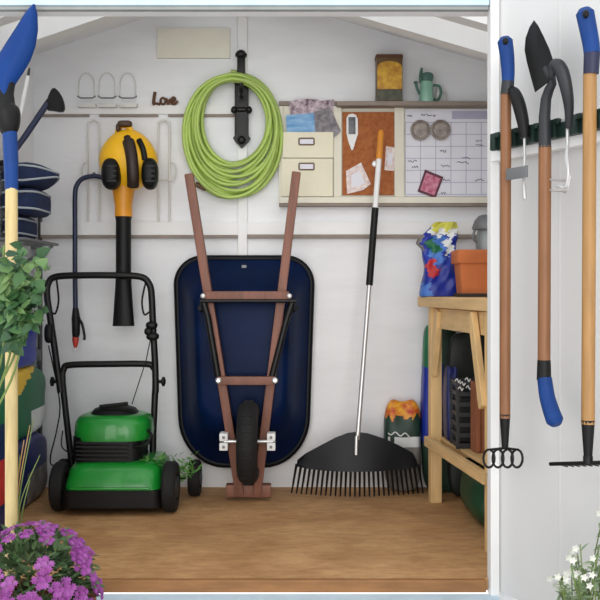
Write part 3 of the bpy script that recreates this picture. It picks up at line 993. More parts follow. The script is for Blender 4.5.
# ------------------------------------------------------------------ wheelbarrow
t = thing('wheelbarrow', 'navy wheelbarrow stood on its nose against the back wall, wheel and wooden handles outward', 'wheelbarrow', P(247, 496, 3.74))
YR = 3.955
k_ = YR / F
cx, cz = (244.2 - 300) * k_, CAMZ + (290 - 361.5) * k_
W, HH = 136 * k_, 206 * k_
m = MB()
loops = []
for (w, h, dz, yy, rt, rb) in ((1.0, 1.0, 0, -.045, .115, .20), (.97, .975, 0, -.062, .11, .20), (.90, .92, .004, -.085, .10, .19), (.80, .80, .012, -.145, .095, .165), (.70, .66, .028, -.205, .075, .12), (.655, .60, .034, -.222, .06, .10), (.60, .55, .036, -.228, .05, .09)):
    loops.append(rrect(cx, cz + dz, W * w, HH * h, rt, rb, yy, 8, .10))
inner = [[p + Vector((0, .006, 0)) for p in lp] for lp in loops]
m.loft(loops, False, True)
m.loft(inner, False, True)
tray = m.build('tray', M['navy'], t, ang=50)
m = MB(); m.tube(rrect(cx, cz, W, HH, .115, .20, -.043, 10, .10), .015, 10, closed=True); m.build('rim', M['navyrim'], tray)
m = MB(); wbox(m, 241.5, 265, 246.5, 268, 3.90, 3.95, .002); m.build('badge', M['greymetal'], tray)
YH = 3.74
HW = M['hardwood']
for (a, b) in (((189, 174), (240, 494)), ((296.5, 172), (257, 494))):
    m = MB(); p, q = P(*a, YH), P(*b, YH)
    m.bar(p, q, .036, .045, up=(0, 1, 0), bev=.006); m.build('handle', HW, t, smooth=True)
m = MB(); m.bar(P(205, 295.5, 3.705), P(289, 295.5, 3.705), .034, .03, up=(0, 1, 0), bev=.004); m.build('cross_bar', HW, t)
m = MB(); m.bar(P(219, 380.5, 3.71), P(275, 380.5, 3.71), .034, .03, up=(0, 1, 0), bev=.004); m.build('cross_bar', HW, t)
m = MB(); p, q = P(226, 490, 3.755), P(271, 490, 3.755); m.bar(p, q, .050, .05, up=(0, 1, 0), bev=.005); m.build('nose_block', HW, t)
# dark steel legs folded flat against the tray underside
for sx, (x0, x1, x2) in ((-1, (203, 207, 218)), (1, (293, 288, 272))):
    m = MB(); m.tube([P(x0, 300, 3.70), P(x1 - 1 * sx, 318, 3.70), P(x2, 376, 3.715)], .0135, 10); m.tube([P(x0 + 3 * sx, 308, 3.70), P(x1 + 2 * sx, 312, 3.76)], .011, 10)
    m.build('leg', M['blackmetal'], t)
m = MB(); m.tube([P(200, 301, 3.69), P(296, 301, 3.69)], .008, 10); m.build('leg_brace', M['blackmetal'], t)
for x in (203, 289.5):
    m = MB(); m.lathe([(.010, 0), (.010, .006), (.006, .009)], P(x, 296, 3.688), axis=(0, -1, 0), seg=16); m.build('bolt', M['steel'], t)
for x in (218.5, 275):
    m = MB(); m.lathe([(.012, 0), (.012, .006), (.007, .010)], P(x, 380.5, 3.695), axis=(0, -1, 0), seg=16); m.build('bolt', M['steel'], t)
# wheel
wc = P(248.5, 442.5, 3.685)
def torus(m, c, R, rx, ry, seg=40, sec=14):
    loops = []
    for i in range(seg):
        a = 2 * PI * i / seg
        o_ = Vector((0, math.cos(a), math.sin(a)))
        loops.append([Vector(c) + o_ * (R + ry * math.cos(b)) + Vector((rx * math.sin(b), 0, 0)) for b in [2 * PI * j / sec for j in range(sec)]])
    m.loft(loops + [loops[0]], False, False)
m = MB(); torus(m, wc, .128, .042, .040)
for i in range(30):
    a = 2 * PI * i / 30
    o_ = Vector((0, math.cos(a), math.sin(a)))
    m.bar(wc + o_ * .1665 + Vector((-.018, 0, 0)), wc + o_ * .1665 + Vector((.018, 0, 0)), .010, .005, up=o_, bev=.001)
tyre = m.build('tyre', M['rubber'], t)
m = MB(); m.lathe([(.09, -.02), (.095, 0), (.09, .02), (.03, .03), (.02, .035)], wc, axis=(1, 0, 0)); m.lathe([(.02, -.035), (.03, -.03), (.09, -.02)], wc, axis=(1, 0, 0)); m.build('wheel_hub', M['greymetal'], t)
m = MB(); m.tube([P(224, 441.5, 3.69), P(273, 441.5, 3.69)], .0075, 10); m.build('axle', M['steel'], t)
for x in (223.5, 271):
    for y in (437.5, 447):
        m = MB(); wbox(m, x - 4.2, y - 3.8, x + 4.2, y + 3.8, 3.675, 3.735, .003); b = m.build('axle_bracket', M['white'], t)
        m = MB(); m.lathe([(.006, 0), (.006, .004)], P(x, y, 3.674), axis=(0, -1, 0), seg=10); m.build('bolt', M['greymetal'], b)

# ------------------------------------------------------------------ lawn mower
MX = -.716
t = thing('lawn_mower', 'green and black push lawn mower with tall black handle on the floor at left', 'lawn mower', (MX, -.32, 0))
m = MB()
def mlp(w, dpt, z, r, cy=-.31):
    return [Vector((p.x, p.z, z)) for p in rrect(MX, cy, w, dpt, r, r, 0, 6)]
m.loft([mlp(.37, .42, .085, .05), mlp(.368, .41, .112, .06), mlp(.35, .37, .165, .07), mlp(.32, .33, .186, .08), mlp(.28, .25, .193, .09)]); m.build('deck', M['greengloss'], t, ang=50)
m = MB(); m.loft([mlp(.365, .40, .020, .04), mlp(.38, .44, .035, .04), mlp(.38, .44, .098, .04)]); m.build('skirt', M['black'], t)
m = MB(); m.bar((MX - .15, -.532, .108), (MX + .15, -.532, .108), .012, .010); m.build('front_lip', M['greengloss'], t)
for (x, y, r, w) in ((-.217, -.42, .094, .046), (.216, -.44, .097, .050), (-.27, -.145, .075, .046), (.278, -.165, .075, .046)):
    m = MB()
    c = Vector((MX + x, y, r))
    m.lathe([(r * .6, -w / 2), (r * .92, -w / 2), (r, -w * .32), (r, w * .32), (r * .92, w / 2), (r * .6, w / 2), (r * .5, w * .3), (.012, w * .34)], c, axis=(1, 0, 0), seg=32)
    wl = m.build('wheel', M['rubber'], t)
    m = MB(); m.lathe([(r * .45, 0), (r * .40, .012), (.012, .016)], c + Vector((w * .3 if x > 0 else -w * .3, 0, 0)), axis=(1 if x > 0 else -1, 0, 0), seg=20); m.build('hub_cap', M['charcoal'], wl)
for y in (-.42, -.155):
    m = MB(); m.tube([(MX - .24, y - .01, .094 if y < -.3 else .075), (MX + .24, y - .01, .094 if y < -.3 else .075)], .008, 8); m.build('axle', M['blackmetal'], t)
ex = P(113, 0, 3.66).x
m = MB(); prism(m, ex - .01, -.32, .27, .24, .05, .190, .285); m.build('engine', M['black'], t)
m = MB()
for i in range(5):
    m.box((ex - .02, -.445, .205 + .016 * i), (.20, .02, .006))
m.tube(spline([(ex + .10, -.44, .25), (ex + .15, -.45, .26), (ex + .165, -.42, .29), (ex + .15, -.40, .31)], 5), .006, 8)
m.build('cooling_fins', M['blackmetal'], t)
m = MB()
lp = lambda w, dp, z, r: [Vector((p.x, p.z, z)) for p in rrect(ex + .004, -.32, w, dp, r, r, 0, 6)]
m.loft([lp(.292, .27, .272, .09), lp(.298, .272, .295, .09), lp(.292, .265, .335, .09), lp(.27, .245, .356, .09), lp(.22, .20, .368, .09)]); m.build('engine_cover', M['greengloss'], t, ang=50)
m = MB()
lp2 = lambda w, dp, z, r: [Vector((p.x, p.z, z)) for p in rrect(ex + .006, -.33, w, dp, r, r, 0, 6)]
m.loft([lp2(.19, .18, .364, .07), lp2(.16, .15, .385, .06), lp2(.09, .09, .398, .04)]); m.tube([(ex - .04, -.40, .40), (ex + .07, -.40, .412)], .008, 8)
m.build('recoil_starter', M['black'], t)
BK = M['blackmetal']
hd = lambda y: 3.765 + (475 - y) / 200.0 * .055     # handle leans back as it rises
def hp(x, y): return P(x, y, hd(y))
m = MB(); m.tube(spline([hp(73, 474), hp(69, 440), hp(65, 405), hp(62.5, 378), hp(64, 369), hp(70, 365), hp(110, 364), hp(146, 364), hp(153, 367), hp(155.5, 376), hp(154.5, 405), hp(153, 440), hp(153, 474)], 6), .0135, 12); m.build('lower_handle', BK, t)
def hq(x, y): q = hp(x, y); q.y -= .022; return q
m = MB(); m.tube(spline([hq(62, 392), hq(57, 355), hq(52, 320), hq(48.5, 295), hq(50, 283), hq(57, 277), hq(80, 275.5), hq(120, 275.5), hq(142, 277), hq(150, 284), hq(152.5, 296), hq(154, 330), hq(156, 365), hq(156.5, 392)], 6), .0140, 12); m.build('upper_handle', BK, t)
for x, sg in ((57, -1), (161, 1)):
    m = MB(); c = hq(x - sg * 3, 381); m.tube([c, c + Vector((sg * .018, 0, 0))], .007, 8); m.lathe([(.012, 0), (.020, .004), (.020, .012), (.010, .016)], c + Vector((sg * .018, 0, 0)), axis=(sg, 0, 0), seg=14); m.build('knob', M['black'], t)
m = MB()
for (x, y, r) in ((153, 325, .024), (154, 336, .026), (150, 331, .018)):
    m.ell(hq(x, y) + Vector((0, -.012, 0)), (r, .022, .016), .8, .8)
m.build('cable_guide', M['black'], t)
m = MB(); m.ell(hq(51, 333) + Vector((0, -.01, 0)), (.018, .02, .04), .7, .7); m.build('lever_housing', M['black'], t)
for (a, b, c, d) in (((58, 280), (60, 300), (57, 313), (53, 312)), ((147, 281), (143, 300), (145, 314), (150, 312))):
    m = MB(); m.tube(spline([hq(*a), hq(*b), hq(*c), hq(*d)], 6), .0042, 7); m.build('control_loop', M['black'], t)
m = MB(); m.tube(spline([hq(50, 345), hq(61, 400), hq(58, 430), hq(52, 455), hq(58, 462) + Vector((0, -.05, 0)), P(72, 458, 3.66)], 6), .003, 6); m.tube(spline([P(74, 455, 3.68), P(62, 447, 3.76), hq(64, 430)], 6), .003, 6); m.build('cable', M['black'], t)
m = MB(); m.tube([P(132, 404, 3.66), hq(147, 360), hq(152, 335)], .0022, 6); m.build('pull_cord', M['black'], t)
rnd = random.Random(3)
m = MB()
for i in range(140):
    if i < 95:
        p = Vector((MX + rnd.gauss(.235, .03), rnd.uniform(-.36, -.20), .10 + abs(rnd.gauss(0, .04))))
    else:
        p = Vector((MX + rnd.uniform(.04, .18), rnd.uniform(-.44, -.34), .175 + rnd.uniform(0, .02)))
    m.leaf(p, (rnd.uniform(-1, 1), rnd.uniform(-1, .2), rnd.uniform(-.1, 1.2)), rnd.uniform(.02, .05), .009)
o = m.build('clippings', M['grass_bits'], t); o['kind'] = 'stuff'
m = MB(); m.box((MX + .20, -.29, .085), (.05, .14, .07), None, .02); m.build('discharge_chute', M['greengloss'], t)


# ------------------------------------------------------------------ sacks
def sack(m, c, r, seed=0, e=.45, pinch=.35, lean=0.0, rot=None, nu=84, nv=64):
    rn = random.Random(seed)
    ph = [rn.uniform(0, 6.28) for _ in range(6)]
    def fn(p):
        z = p.z
        k = 1.0
        y = p.y * (1 - pinch * max(0, z) ** 2)
        x = p.x * (1 + .03 * math.sin(5 * z + ph[0])) + .03 * math.sin(4 * z + ph[1])
        y += .05 * math.sin(6 * p.x + ph[2]) * math.cos(5 * z + ph[3])
        y += lean * (z + 1)
        z2 = z + .03 * math.sin(5 * p.x + ph[4]) * max(0, z)
        return Vector((x, y, z2))
    m.ell(c, r, e, e, nu, nv, fn, rot)


# ------------------------------------------------------------------ the workbench at right
B0 = Vector((.546, -.28, 0))
V = Vector((.118, -.993, 0)).normalized()      # towards the opening
Wd = Vector((-V.y, V.x, 0))                    # towards the right wall
RB = Matrix((Wd, -V, Vector((0, 0, 1)))).transposed()
def BP(w, v, z): return B0 + Wd * w + V * v + Vector((0, 0, z))
BW, BLn = .37, .72
ZT = .830
t = thing('workbench', 'raw pine potting bench with diagonal braces and a low shelf at right', 'workbench', BP(BW / 2, BLn / 2, 0))
m = MB(); m.box(BP(BW / 2 + .012, BLn / 2 - .04, ZT - .021), (BW + .10, BLn + .20, .042), RB, .004); top = m.build('top', M['pine_y'], t, smooth=False)
for w in (0, BW):
    for v in (0, BLn):
        m = MB(); m.box(BP(w, v, (ZT - .043) / 2 + .0004), (.045, .045, ZT - .043), RB, .003); m.build('leg', M['pine'], t, smooth=False)
for w in (0, BW):
    m = MB(); m.bar(BP(w, .023, ZT - .085), BP(w, BLn - .023, ZT - .085), .022, .08, up=(0, 0, 1)); m.build('apron', M['pine_y'], t, smooth=False)
    m = MB(); m.bar(BP(w - .012, .012, ZT - .31), BP(w - .012, .105, ZT - .05), .024, .05); m.build('brace', M['pine'], t, smooth=False)
    m = MB(); m.bar(BP(w - .026, BLn - .02, ZT - .36), BP(w - .026, BLn - .14, ZT - .055), .022, .045); m.build('brace', M['pine'], t, smooth=False)
    m = MB(); m.bar(BP(w - .030, -.02, .245), BP(w - .030, BLn + .02, .245), .022, .04); m.build('shelf_rail', M['pine_y'], t, smooth=False)
for v in (0, BLn):
    m = MB(); m.bar(BP(.023, v, .215), BP(BW - .023, v, .215), .022, .075); m.build('stretcher', M['pine_y'], t, smooth=False)
    m = MB(); m.bar(BP(.023, v, ZT - .085), BP(BW - .023, v, ZT - .085), .022, .08); m.build('apron', M['pine_y'], t, smooth=False)
for k in range(4):
    w = .055 + k * .088
    m = MB(); m.bar(BP(w, -.01, .2585), BP(w, BLn + .01, .2585), .078, .012); m.build('shelf_slat', M['pine_y'], t, smooth=False)

# on top: blue bag, terracotta trough, galvanised can
c = P(438.5, 297, 3.77); c.z = ZT
def blue_pick(q):
    px = 300 + (q.x) * F / (q.y + 4); py = 290 - (q.z - CAMZ) * F / (q.y + 4)
    px += 2.2 * math.sin(py * .55) + 1.2 * math.sin(py * 1.3 + px * .4); py += 2.2 * math.sin(px * .5) + 1.3 * math.sin(px * 1.1 + py * .3)
    if py < 230: return 2
    if py < 236 and px > 430: return 1
    if px < 422 and py < 250: return 5
    if (px - 432) ** 2 / 36 + (py - 269) ** 2 / 80 < 1: return 3
    if (px - 433) ** 2 / 40 + (py - 246) ** 2 / 50 < 1: return 4
    if (px - 449) ** 2 / 20 + (py - 245) ** 2 / 70 < 1: return 1
    if 237 < py < 264 and 430 < px < 444: return 6
    if py > 284 and px < 431: return 6
    return 0
BAG = [(297, 420, 461.5), (294, 419.5, 461.5), (285, 421, 460.5), (275, 423.5, 459), (266, 424, 457.5), (258, 422.5, 455.5), (250, 421.5, 455), (244, 416, 456), (239, 418, 457.5), (234, 424, 458), (229, 429, 458), (225, 432, 457.5), (222.5, 436, 457)]
loops = []
for k in range(len(BAG) * 7 - 6):
    f = k / 7; i = min(len(BAG) - 2, int(f)); g = f - i
    yy, xl, xr = [a + (b - a) * g for a, b in zip(BAG[i], BAG[i + 1])]
    hgt = (297 - yy) / 75.0
    a, b = P(xl, yy, 3.77), P(xr, yy, 3.77)
    dep = .056 * (1 - hgt ** 1.5) + .004
    if k == 0: dep *= .92
    lp = []
    for j in range(150):
        u = 2 * PI * j / 150
        cx_, sy_ = math.copysign(abs(math.cos(u)) ** .6, math.cos(u)), math.copysign(abs(math.sin(u)) ** .6, math.sin(u))
        wr = .006 * math.sin(9 * hgt + 5 * cx_) * min(1, 3 * hgt) + .004 * math.sin(23 * hgt - 9 * cx_) * min(1, 3 * hgt)
        lp.append(Vector(((a.x + b.x) / 2 + cx_ * (b.x - a.x) / 2, c.y + sy_ * dep + wr, a.z + ZT - P(0, 297, 3.77).z + .0006)))
    loops.append(lp)
m = MB(); m.loft(loops)
o = m.build('feed_bag', [M['bagblue'], M['bagwhite'], M['baglime'], M['bagred'], M['baggreen'], M['baggrey'], mat('bag_sky', (70, 120, 200), .5)], pick=blue_pick, ang=70)
tag(o, 'crumpled blue feed bag with lime top standing on the potting bench', 'bag')
tc_ = P(483, 0, 3.585)
t = thing('terracotta_trough', 'rectangular terracotta planter trough on the potting bench', 'planter', (tc_.x, tc_.y, ZT))
def trough(w, dp, z, r=.01): return [Vector((tc_.x + p.x, tc_.y + p.z, z)) for p in rrect(0, 0, w, dp, r, r, 0, 4)]
zt = P(0, 250, 3.55).z
m = MB(); m.loft([trough(.185, .13, ZT + .012), trough(.205, .145, zt - .052), trough(.205, .145, zt - .05)]); m.build('body', M['terracotta'], t)
m = MB(); m.loft([trough(.222, .160, zt - .052), trough(.226, .164, zt - .048), trough(.226, .164, zt - .002), trough(.218, .156, zt), trough(.200, .138, zt), trough(.196, .134, zt - .02)]); m.build('rim', M['terracotta'], t)
m = MB(); m.loft([trough(.20, .15, ZT + .0006), trough(.215, .16, ZT + .014)]); m.build('saucer', mat('dark_saucer', (60, 56, 60), .6), t)
gc = P(487.5, 0, 3.60)
t = thing('galvanized_can', 'galvanised metal can with a flared hood standing on the terracotta trough', 'can', (gc.x, gc.y, zt))
m = MB(); m.lathe([(.045, .0006), (.045, .04), (.038, .09), (.03, .11)], (gc.x, gc.y, zt), seg=28); m.build('body', M['galv'], t)
m = MB(); m.lathe([(.058, .082), (.060, .09), (.050, .118), (.035, .135), (.02, .14)], (gc.x, gc.y, zt), seg=28); m.build('hood', M['greymetal'], t)
m = MB(); m.tube(spline([Vector((gc.x - .04, gc.y - .01, zt + .03)), Vector((gc.x - .058, gc.y - .01, zt + .05)), Vector((gc.x - .05, gc.y - .01, zt + .085))], 5), .005, 8); m.build('handle', M['greymetal'], t)

# charcoal bag with flame print
def flame_pick(q):
    px = 300 + (q.x) * F / (q.y + 4); py = 290 - (q.z - CAMZ) * F / (q.y + 4)
    w = 2.5 * math.sin(px * .9) + 2 * math.sin(px * .37 + 1)
    if py < 417 + w: return 1
    if py < 441 - (px - 400) * .1 + w * .4:
        return 0
    if py < 449 + w: return 3
    return 2
m = MB(); sack(m, P(402, 446, 3.93), (.078, .055, .193), 5, .5, .4, .0)
zmin = min(v.co.z for v in m.bm.verts)
bmesh.ops.translate(m.bm, vec=(0, 0, -zmin + .001), verts=m.bm.verts[:])
o = m.build('charcoal_bag', [M['bagdeep'], M['flame'], M['baggrey'], M['bagwhite']], pick=flame_pick)
tag(o, 'dark green charcoal bag with flame printed top, behind the leaf rake head', 'bag')
m = MB()
pp = []
for k in range(24):
    f = k / 23
    q = P(387 + 21 * f, 431 + 1.6 * math.sin(14 * f) + 2 * f, 3.93)
    q.y = o.location.y - .062 * (1 - .25 * abs(f - .6)) 
    pp.append(q)
m.tube(pp, .003, 6); m.build('lettering', M['bagwhite'], o)
# tall sack behind the bench leg
def tall_pick(q):
    py = 290 - (q.z - CAMZ) * F / (q.y + 4)
    if q.x > .592 + .0: return 2  # right part in deep green, painting the shade beneath the bench
    if py < 366: return 0
    if py < 440: return 1
    return 2
m = MB(); sack(m, (.598, -.085, .361), (.080, .058, .36), 8, .4, .3)
o = m.build('compost_sack', [M['baggreen'], M['bagblue'], M['bagdeep']], pick=tall_pick)
tag(o, 'tall green and blue sack in the corner behind the potting bench leg', 'sack')
# on the low shelf
ZL = .2655
m = MB(); m_c = BP(.036, .10, 0)
sack(m, (m_c.x, m_c.y, ZL + .146), (.025, .06, .145), 3, .4, .3)
o = m.build('fertilizer_sack', M['bagdark']); tag(o, 'dark blue sack on the low bench shelf beside the leg', 'sack')
cc = BP(.056, .235, 0)
t = thing('plastic_crate', 'black slatted plastic crate on the low shelf of the bench', 'crate', (cc.x, cc.y, ZL))
m = MB(); hx, hy, ch = .042, .065, .25
for i in range(7):
    z = ZL + .012 + i * (ch - .02) / 6
    for s in (-1, 1):
        m.box((cc.x, cc.y + s * hy, z), (hx * 2, .006, .016)); m.box((cc.x + s * hx, cc.y, z), (.006, hy * 2, .016))
for sx in (-1, 1):
    for sy in (-1, 1):
        m.box((cc.x + sx * hx, cc.y + sy * hy, ZL + ch / 2), (.012, .012, ch))
m.build('slatted_walls', M['charcoal'], t, smooth=False)
m = MB(); m.box((cc.x, cc.y, ZL + .006), (hx * 2, hy * 2, .010)); m.build('base', M['charcoal'], t, smooth=False)
m = MB(); m.box((cc.x, cc.y, ZL + .016 + .09), (hx * 1.7, hy * 1.7, .18), None, .01); m.build('dark_lining', M['black'], t, smooth=False)
m = MB()
for k, (x, y) in enumerate(((455, 381), (460, 384), (465, 380), (458, 389), (466, 388))):
    q = P(x, y, cc.y - hy - .006 + 4)
    m.tube(spline([q, q + Vector((.008, 0, .008)), q + Vector((.014, 0, -.006)), q + Vector((.02, 0, .004))], 4), .0022, 6)
m.build('scribble', M['bagwhite'], t)
BRD = ['brown plank standing upright on the low bench shelf, nearest the crate', 'brown plank standing upright on the low bench shelf, second from the crate', 'brown plank standing upright on the low bench shelf, hard by the door jamb']
b0 = None
for k, v in enumerate((.36, .405, .45)):
    q = BP(.055 + k * .020, v, ZL)
    if b0 is None:
        m = MB(); m.box(q + Vector((0, 0, .129)), (.018, .07, .256), RB, .003); b0 = m.build('wooden_plank', mat('brown_plank', (150, 92, 62), .7, var=.2, scale=8, stretch=(6, 6, .7)), smooth=False, origin=q)
        tag(b0, BRD[0], 'plank', 'brown planks on the bench shelf')
    else:
        copy_thing(b0, q, BRD[k])
m = MB(); q = BP(.165, .30, 0); sack(m, (q.x, q.y, .092), (.125, .22, .091), 12, .5, .2)
o = m.build('green_sack', mat('bottle_green_sack', (22, 66, 40), .5, var=.2)); tag(o, 'dark green sack lying on the floor under the bench shelf', 'sack')
m = MB(); sack(m, (.735, -.187, .346), (.132, .029, .345), 13, .35, .2)  # added dark filler; its black stands in for shade under the bench
o = m.build('bench_shade_sack', M['shadeblack']); tag(o, 'tall black sack added behind the potting bench to fill in its shade', 'sack')

# ------------------------------------------------------------------ along the left wall
# wall upright with brackets
t = thing('shelf_upright', 'dark slotted upright in the left rear corner of the shed', 'shelf upright', (P(39.5, 0, 3.975).x, -.015, 0))
m = MB(); a = P(39.5, 0, 3.975).x; m.box((a, -.016, .64), (.013, .03, 1.277), None, .002); m.build('post', mat('dark_grey_metal', (66, 66, 68), .5, metal=.3), t)
for y in (247, 352):
    z = P(0, y, 3.97).z
    m = MB(); m.box((a - .03, -.040, z), (.062, .018, .018), None, .002); m.box((a, -.036, z - .012), (.018, .012, .05), None, .002); m.build('bracket', M['greymetal'], t)
# shelf and folded navy cushions
ZC = P(0, 240, 3.65).z
t = thing('wall_shelf', 'narrow grey wire shelf on the left wall carrying navy cushions', 'shelf', (-1.09, -.33, ZC - .01))
m = MB(); m.box((-1.09, -.33, ZC - .006), (.13, .48, .010), None, .002); m.build('shelf_board', M['greymetal'], t)
for y in (-.13, -.53):
    m = MB(); m.bar((-1.154, y, ZC - .08), (-1.04, y, ZC - .014), .01, .012); m.build('bracket', M['greymetal'], t)
def cushion(name, cxy, r, zc, label, pointy, tilt=0):
    t = thing(name, label, 'cushion', (cxy[0], cxy[1], zc - r[2]), 'folded navy cushions')
    rot = Matrix.Rotation(tilt, 3, 'Y')
    def fn(p):
        x = p.x
        if pointy and x > 0:
            k = 1 - .75 * x ** 1.6
            return Vector((x, p.y * k, p.z * k + .15 * x))
        return Vector((x, p.y, p.z * (1 + .1 * x)))
    m = MB(); m.ell((cxy[0], cxy[1], zc), r, .55, .5, 32, 18, fn, rot); m.build('cover', M['navycloth'], t)
    m = MB()
    for zz in (-.55, .6):
        lp = []
        for i in range(40):
            u = 2 * PI * i / 40
            e = .5
            p = Vector((math.copysign(abs(math.cos(u)) ** e, math.cos(u)), math.copysign(abs(math.sin(u)) ** e, math.sin(u)), zz))
            kk = (1 - abs(zz) ** 3) ** (1 / 3) * 1.0
            p.x *= .985 * (kk * .15 + .85); p.y *= .985
            p = fn(p)
            lp.append(Vector((cxy[0], cxy[1], zc)) + rot @ Vector((p.x * r[0], p.y * r[1], p.z * r[2])))
        m.tube(lp, .0042, 6, closed=True)
    m.build('piping', M['piping'], t)
    return t
cushion('garden_cushion', (-1.105, -.36, 0), (.042, .13, .045), ZC + .046, 'small navy cushion at the bottom of the shelf pile, under the other two', False)
cushion('garden_cushion', (-1.075, -.38, 0), (.074, .14, .052), ZC + .143, 'blunt navy cushion with white piping in the middle of the shelf pile', False)
cushion('garden_cushion', (-1.05, -.38, 0), (.100, .14, .050), ZC + .245, 'pointed navy cushion with white piping on top of the shelf pile', True)
# black-headed brush on a navy handle
t = thing('dutch_hoe', 'black fan-headed tool with navy handle jutting up from the left wall', 'garden tool', P(14, 152, 3.46))
m = MB(); m.tube([P(6, 163, 3.44), P(26, 135, 3.47), P(49, 101, 3.52)], [.010, .012, .012], 12); m.build('handle', M['navyplastic'], t)
m = MB()
pl = [(45, 103), (48, 96), (51, 88.5), (53.5, 87), (57, 89.5), (61, 96), (63.5, 104), (63.5, 110), (60, 111.5), (52, 110), (46, 109.5)]
m.slab([P(x, y, 3.505) for x, y in pl], (0, .03, 0)); bmesh.ops.bevel(m.bm, geom=m.bm.edges[:], offset=.004, segments=2, affect='EDGES')
m.build('head', M['black'], t)
m = MB(); q = P(6, 163, 3.44); m.tube([q + Vector((.002, 0, 0)), Vector((WL - .001, q.y, q.z - .005))], .012, 10); m.build('wall_socket', M['black'], t)
# white stick
t = thing('garden_cane', 'thin white cane with a dark tip leaning beside the blue shovel', 'cane', P(9, 165, 3.42))
m = MB(); m.tube([P(7, 168, 3.42), P(18, 125, 3.44), P(28, 76, 3.46)], .0075, 10); m.build('shaft', M['white'], t)
m = MB(); m.tube([P(28, 76, 3.46), P(29.5, 68, 3.463)], [.006, .003], 8); m.build('tip', M['charcoal'], t)
m = MB(); q = P(7, 168, 3.42); m.tube([q, Vector((WL - .001, q.y, q.z))], .009, 8); m.build('wall_clip', M['charcoal'], t)

# sacks piled on the left
def left_pick(spec):
    def f(q):
        px = 300 + (q.x) * F / (q.y + 4); py = 290 - (q.z - CAMZ) * F / (q.y + 4)
        return spec(px, py)
    return f
XS = -1.108
m = MB(); sack(m, (XS, -.33, .136), (.044, .26, .135), 21, .45, .15)
o = m.build('compost_sack', [M['bagdark'], M['baggrey']], pick=left_pick(lambda x, y: 1 if y > 468 + (36 - x) * .4 and x > 27 else 0))
tag(o, 'dark blue sack with pale label at the foot of the left wall pile', 'sack', 'sacks along the left wall')
m = MB(); sack(m, (XS - .004, -.33, .274 + .135), (.042, .25, .135), 22, .45, .15)
o = m.build('compost_sack', [M['baggreen'], M['bagyellow'], M['bagwhite']], pick=left_pick(lambda x, y: 1 if (y < 395 and x < 31 - (y - 375) * .5) else (2 if (y > 413 - (x - 30) * .6 and x > 29) else 0)))
tag(o, 'green sack with yellow triangle, second up in the left wall pile', 'sack', 'sacks along the left wall')
m = MB(); sack(m, (XS - .008, -.38, .549 + .095), (.036, .2, .095), 23, .45, .15)
o = m.build('compost_sack', [M['bagblue']]); tag(o, 'bright blue sack topmost in the left wall pile', 'sack', 'sacks along the left wall')
m = MB(); sack(m, (-1.08, -.84, .40), (.070, .16, .399), 24, .4, .25)
o = m.build('peat_sack', [M['bagdark'], M['bagred'], M['bagyellow'], M['baggreen']], pick=left_pick(lambda x, y: 0 if y > 505 else 1 if y > 455 else 0 if y > 440 else 2 if y > 420 else 3))
tag(o, 'tall striped red and green sack behind the pale wooden shaft', 'sack')

# ------------------------------------------------------------------ blue bladed shovel at the opening, left
t = thing('blue_shovel', 'blue bladed shovel standing blade up on a pale wooden shaft at the left edge', 'shovel', P(11, 650, 2.52))
a, b = P(11.5, 186, 2.655), P(11.5, 668, 2.525)
b = Vector((b.x, b.y, -.149))
m = MB(); m.tube([a, b], .0175, 14); m.build('shaft', M['paleash'], t)
m = MB(); m.tube([P(11.5, 190, 2.655), P(11, 160, 2.66), P(9.5, 128, 2.665)], [.0185, .021, .021], 14); m.build('grip', M['bluegrip'], t)
m = MB(); m.tube(spline([P(10, 134, 2.665), P(7, 118, 2.668), P(5, 105, 2.67), P(6, 92, 2.675), P(10, 78, 2.68)], 5), [.020, .025, .030, .034, .037, .039, .040, .040, .039, .036, .029, .028, .027, .026, .024, .023, .022, .021, .02, .018, .015], 14); m.build('socket', M['black'], t)
m = MB()
left = [(-2, 92), (-9, 78), (-8, 62), (0, 52), (9, 38), (18, 24), (26, 11), (33, 4)]
right = [(9, 96), (15, 84), (23, 72), (30, 60), (35, 46), (37.5, 30), (37, 14), (34.5, 4)]
rows = []
for i, (l, r) in enumerate(zip(left, right)):
    f = i / 7
    row = []
    for j in range(7):
        g = j / 6
        dd = 2.675 + .012 * f - .028 * math.sin(PI * g) * (1 - f * .6)
        row.append(P(l[0] + (r[0] - l[0]) * g, l[1] + (r[1] - l[1]) * g, dd))
    rows.append(row)
vf = [[m.bm.verts.new(p) for p in r] for r in rows]; vb = [[m.bm.verts.new(p + Vector((0, .006, 0))) for p in r] for r in rows]
for i in range(7):
    for j in range(6):
        m.bm.faces.new((vf[i][j], vf[i][j + 1], vf[i + 1][j + 1], vf[i + 1][j])); m.bm.faces.new((vb[i][j + 1], vb[i][j], vb[i + 1][j], vb[i + 1][j + 1]))
    m.bm.faces.new((vf[i][0], vf[i + 1][0], vb[i + 1][0], vb[i][0])); m.bm.faces.new((vf[i + 1][6], vf[i][6], vb[i][6], vb[i + 1][6]))
for j in range(6):
    m.bm.faces.new((vf[0][j + 1], vf[0][j], vb[0][j], vb[0][j + 1])); m.bm.faces.new((vf[7][j], vf[7][j + 1], vb[7][j + 1], vb[7][j]))
m.build('blade', M['blueblade'], t, ang=60)

# ------------------------------------------------------------------ plants in front
GZ = -.15
def pot(t, c, r, h, mm):
    m = MB(); m.lathe([(r * .7, .0006), (r * .95, h * .86), (r * 1.06, h * .86), (r * 1.06, h), (r * .92, h), (r * .9, h * .9)], c, seg=30); m.build('pot', mm, t)
    m = MB(); m.lathe([(r * .9, h * .88), (.001, h * .92)], c, seg=24); m.build('soil', M['soil'], t)

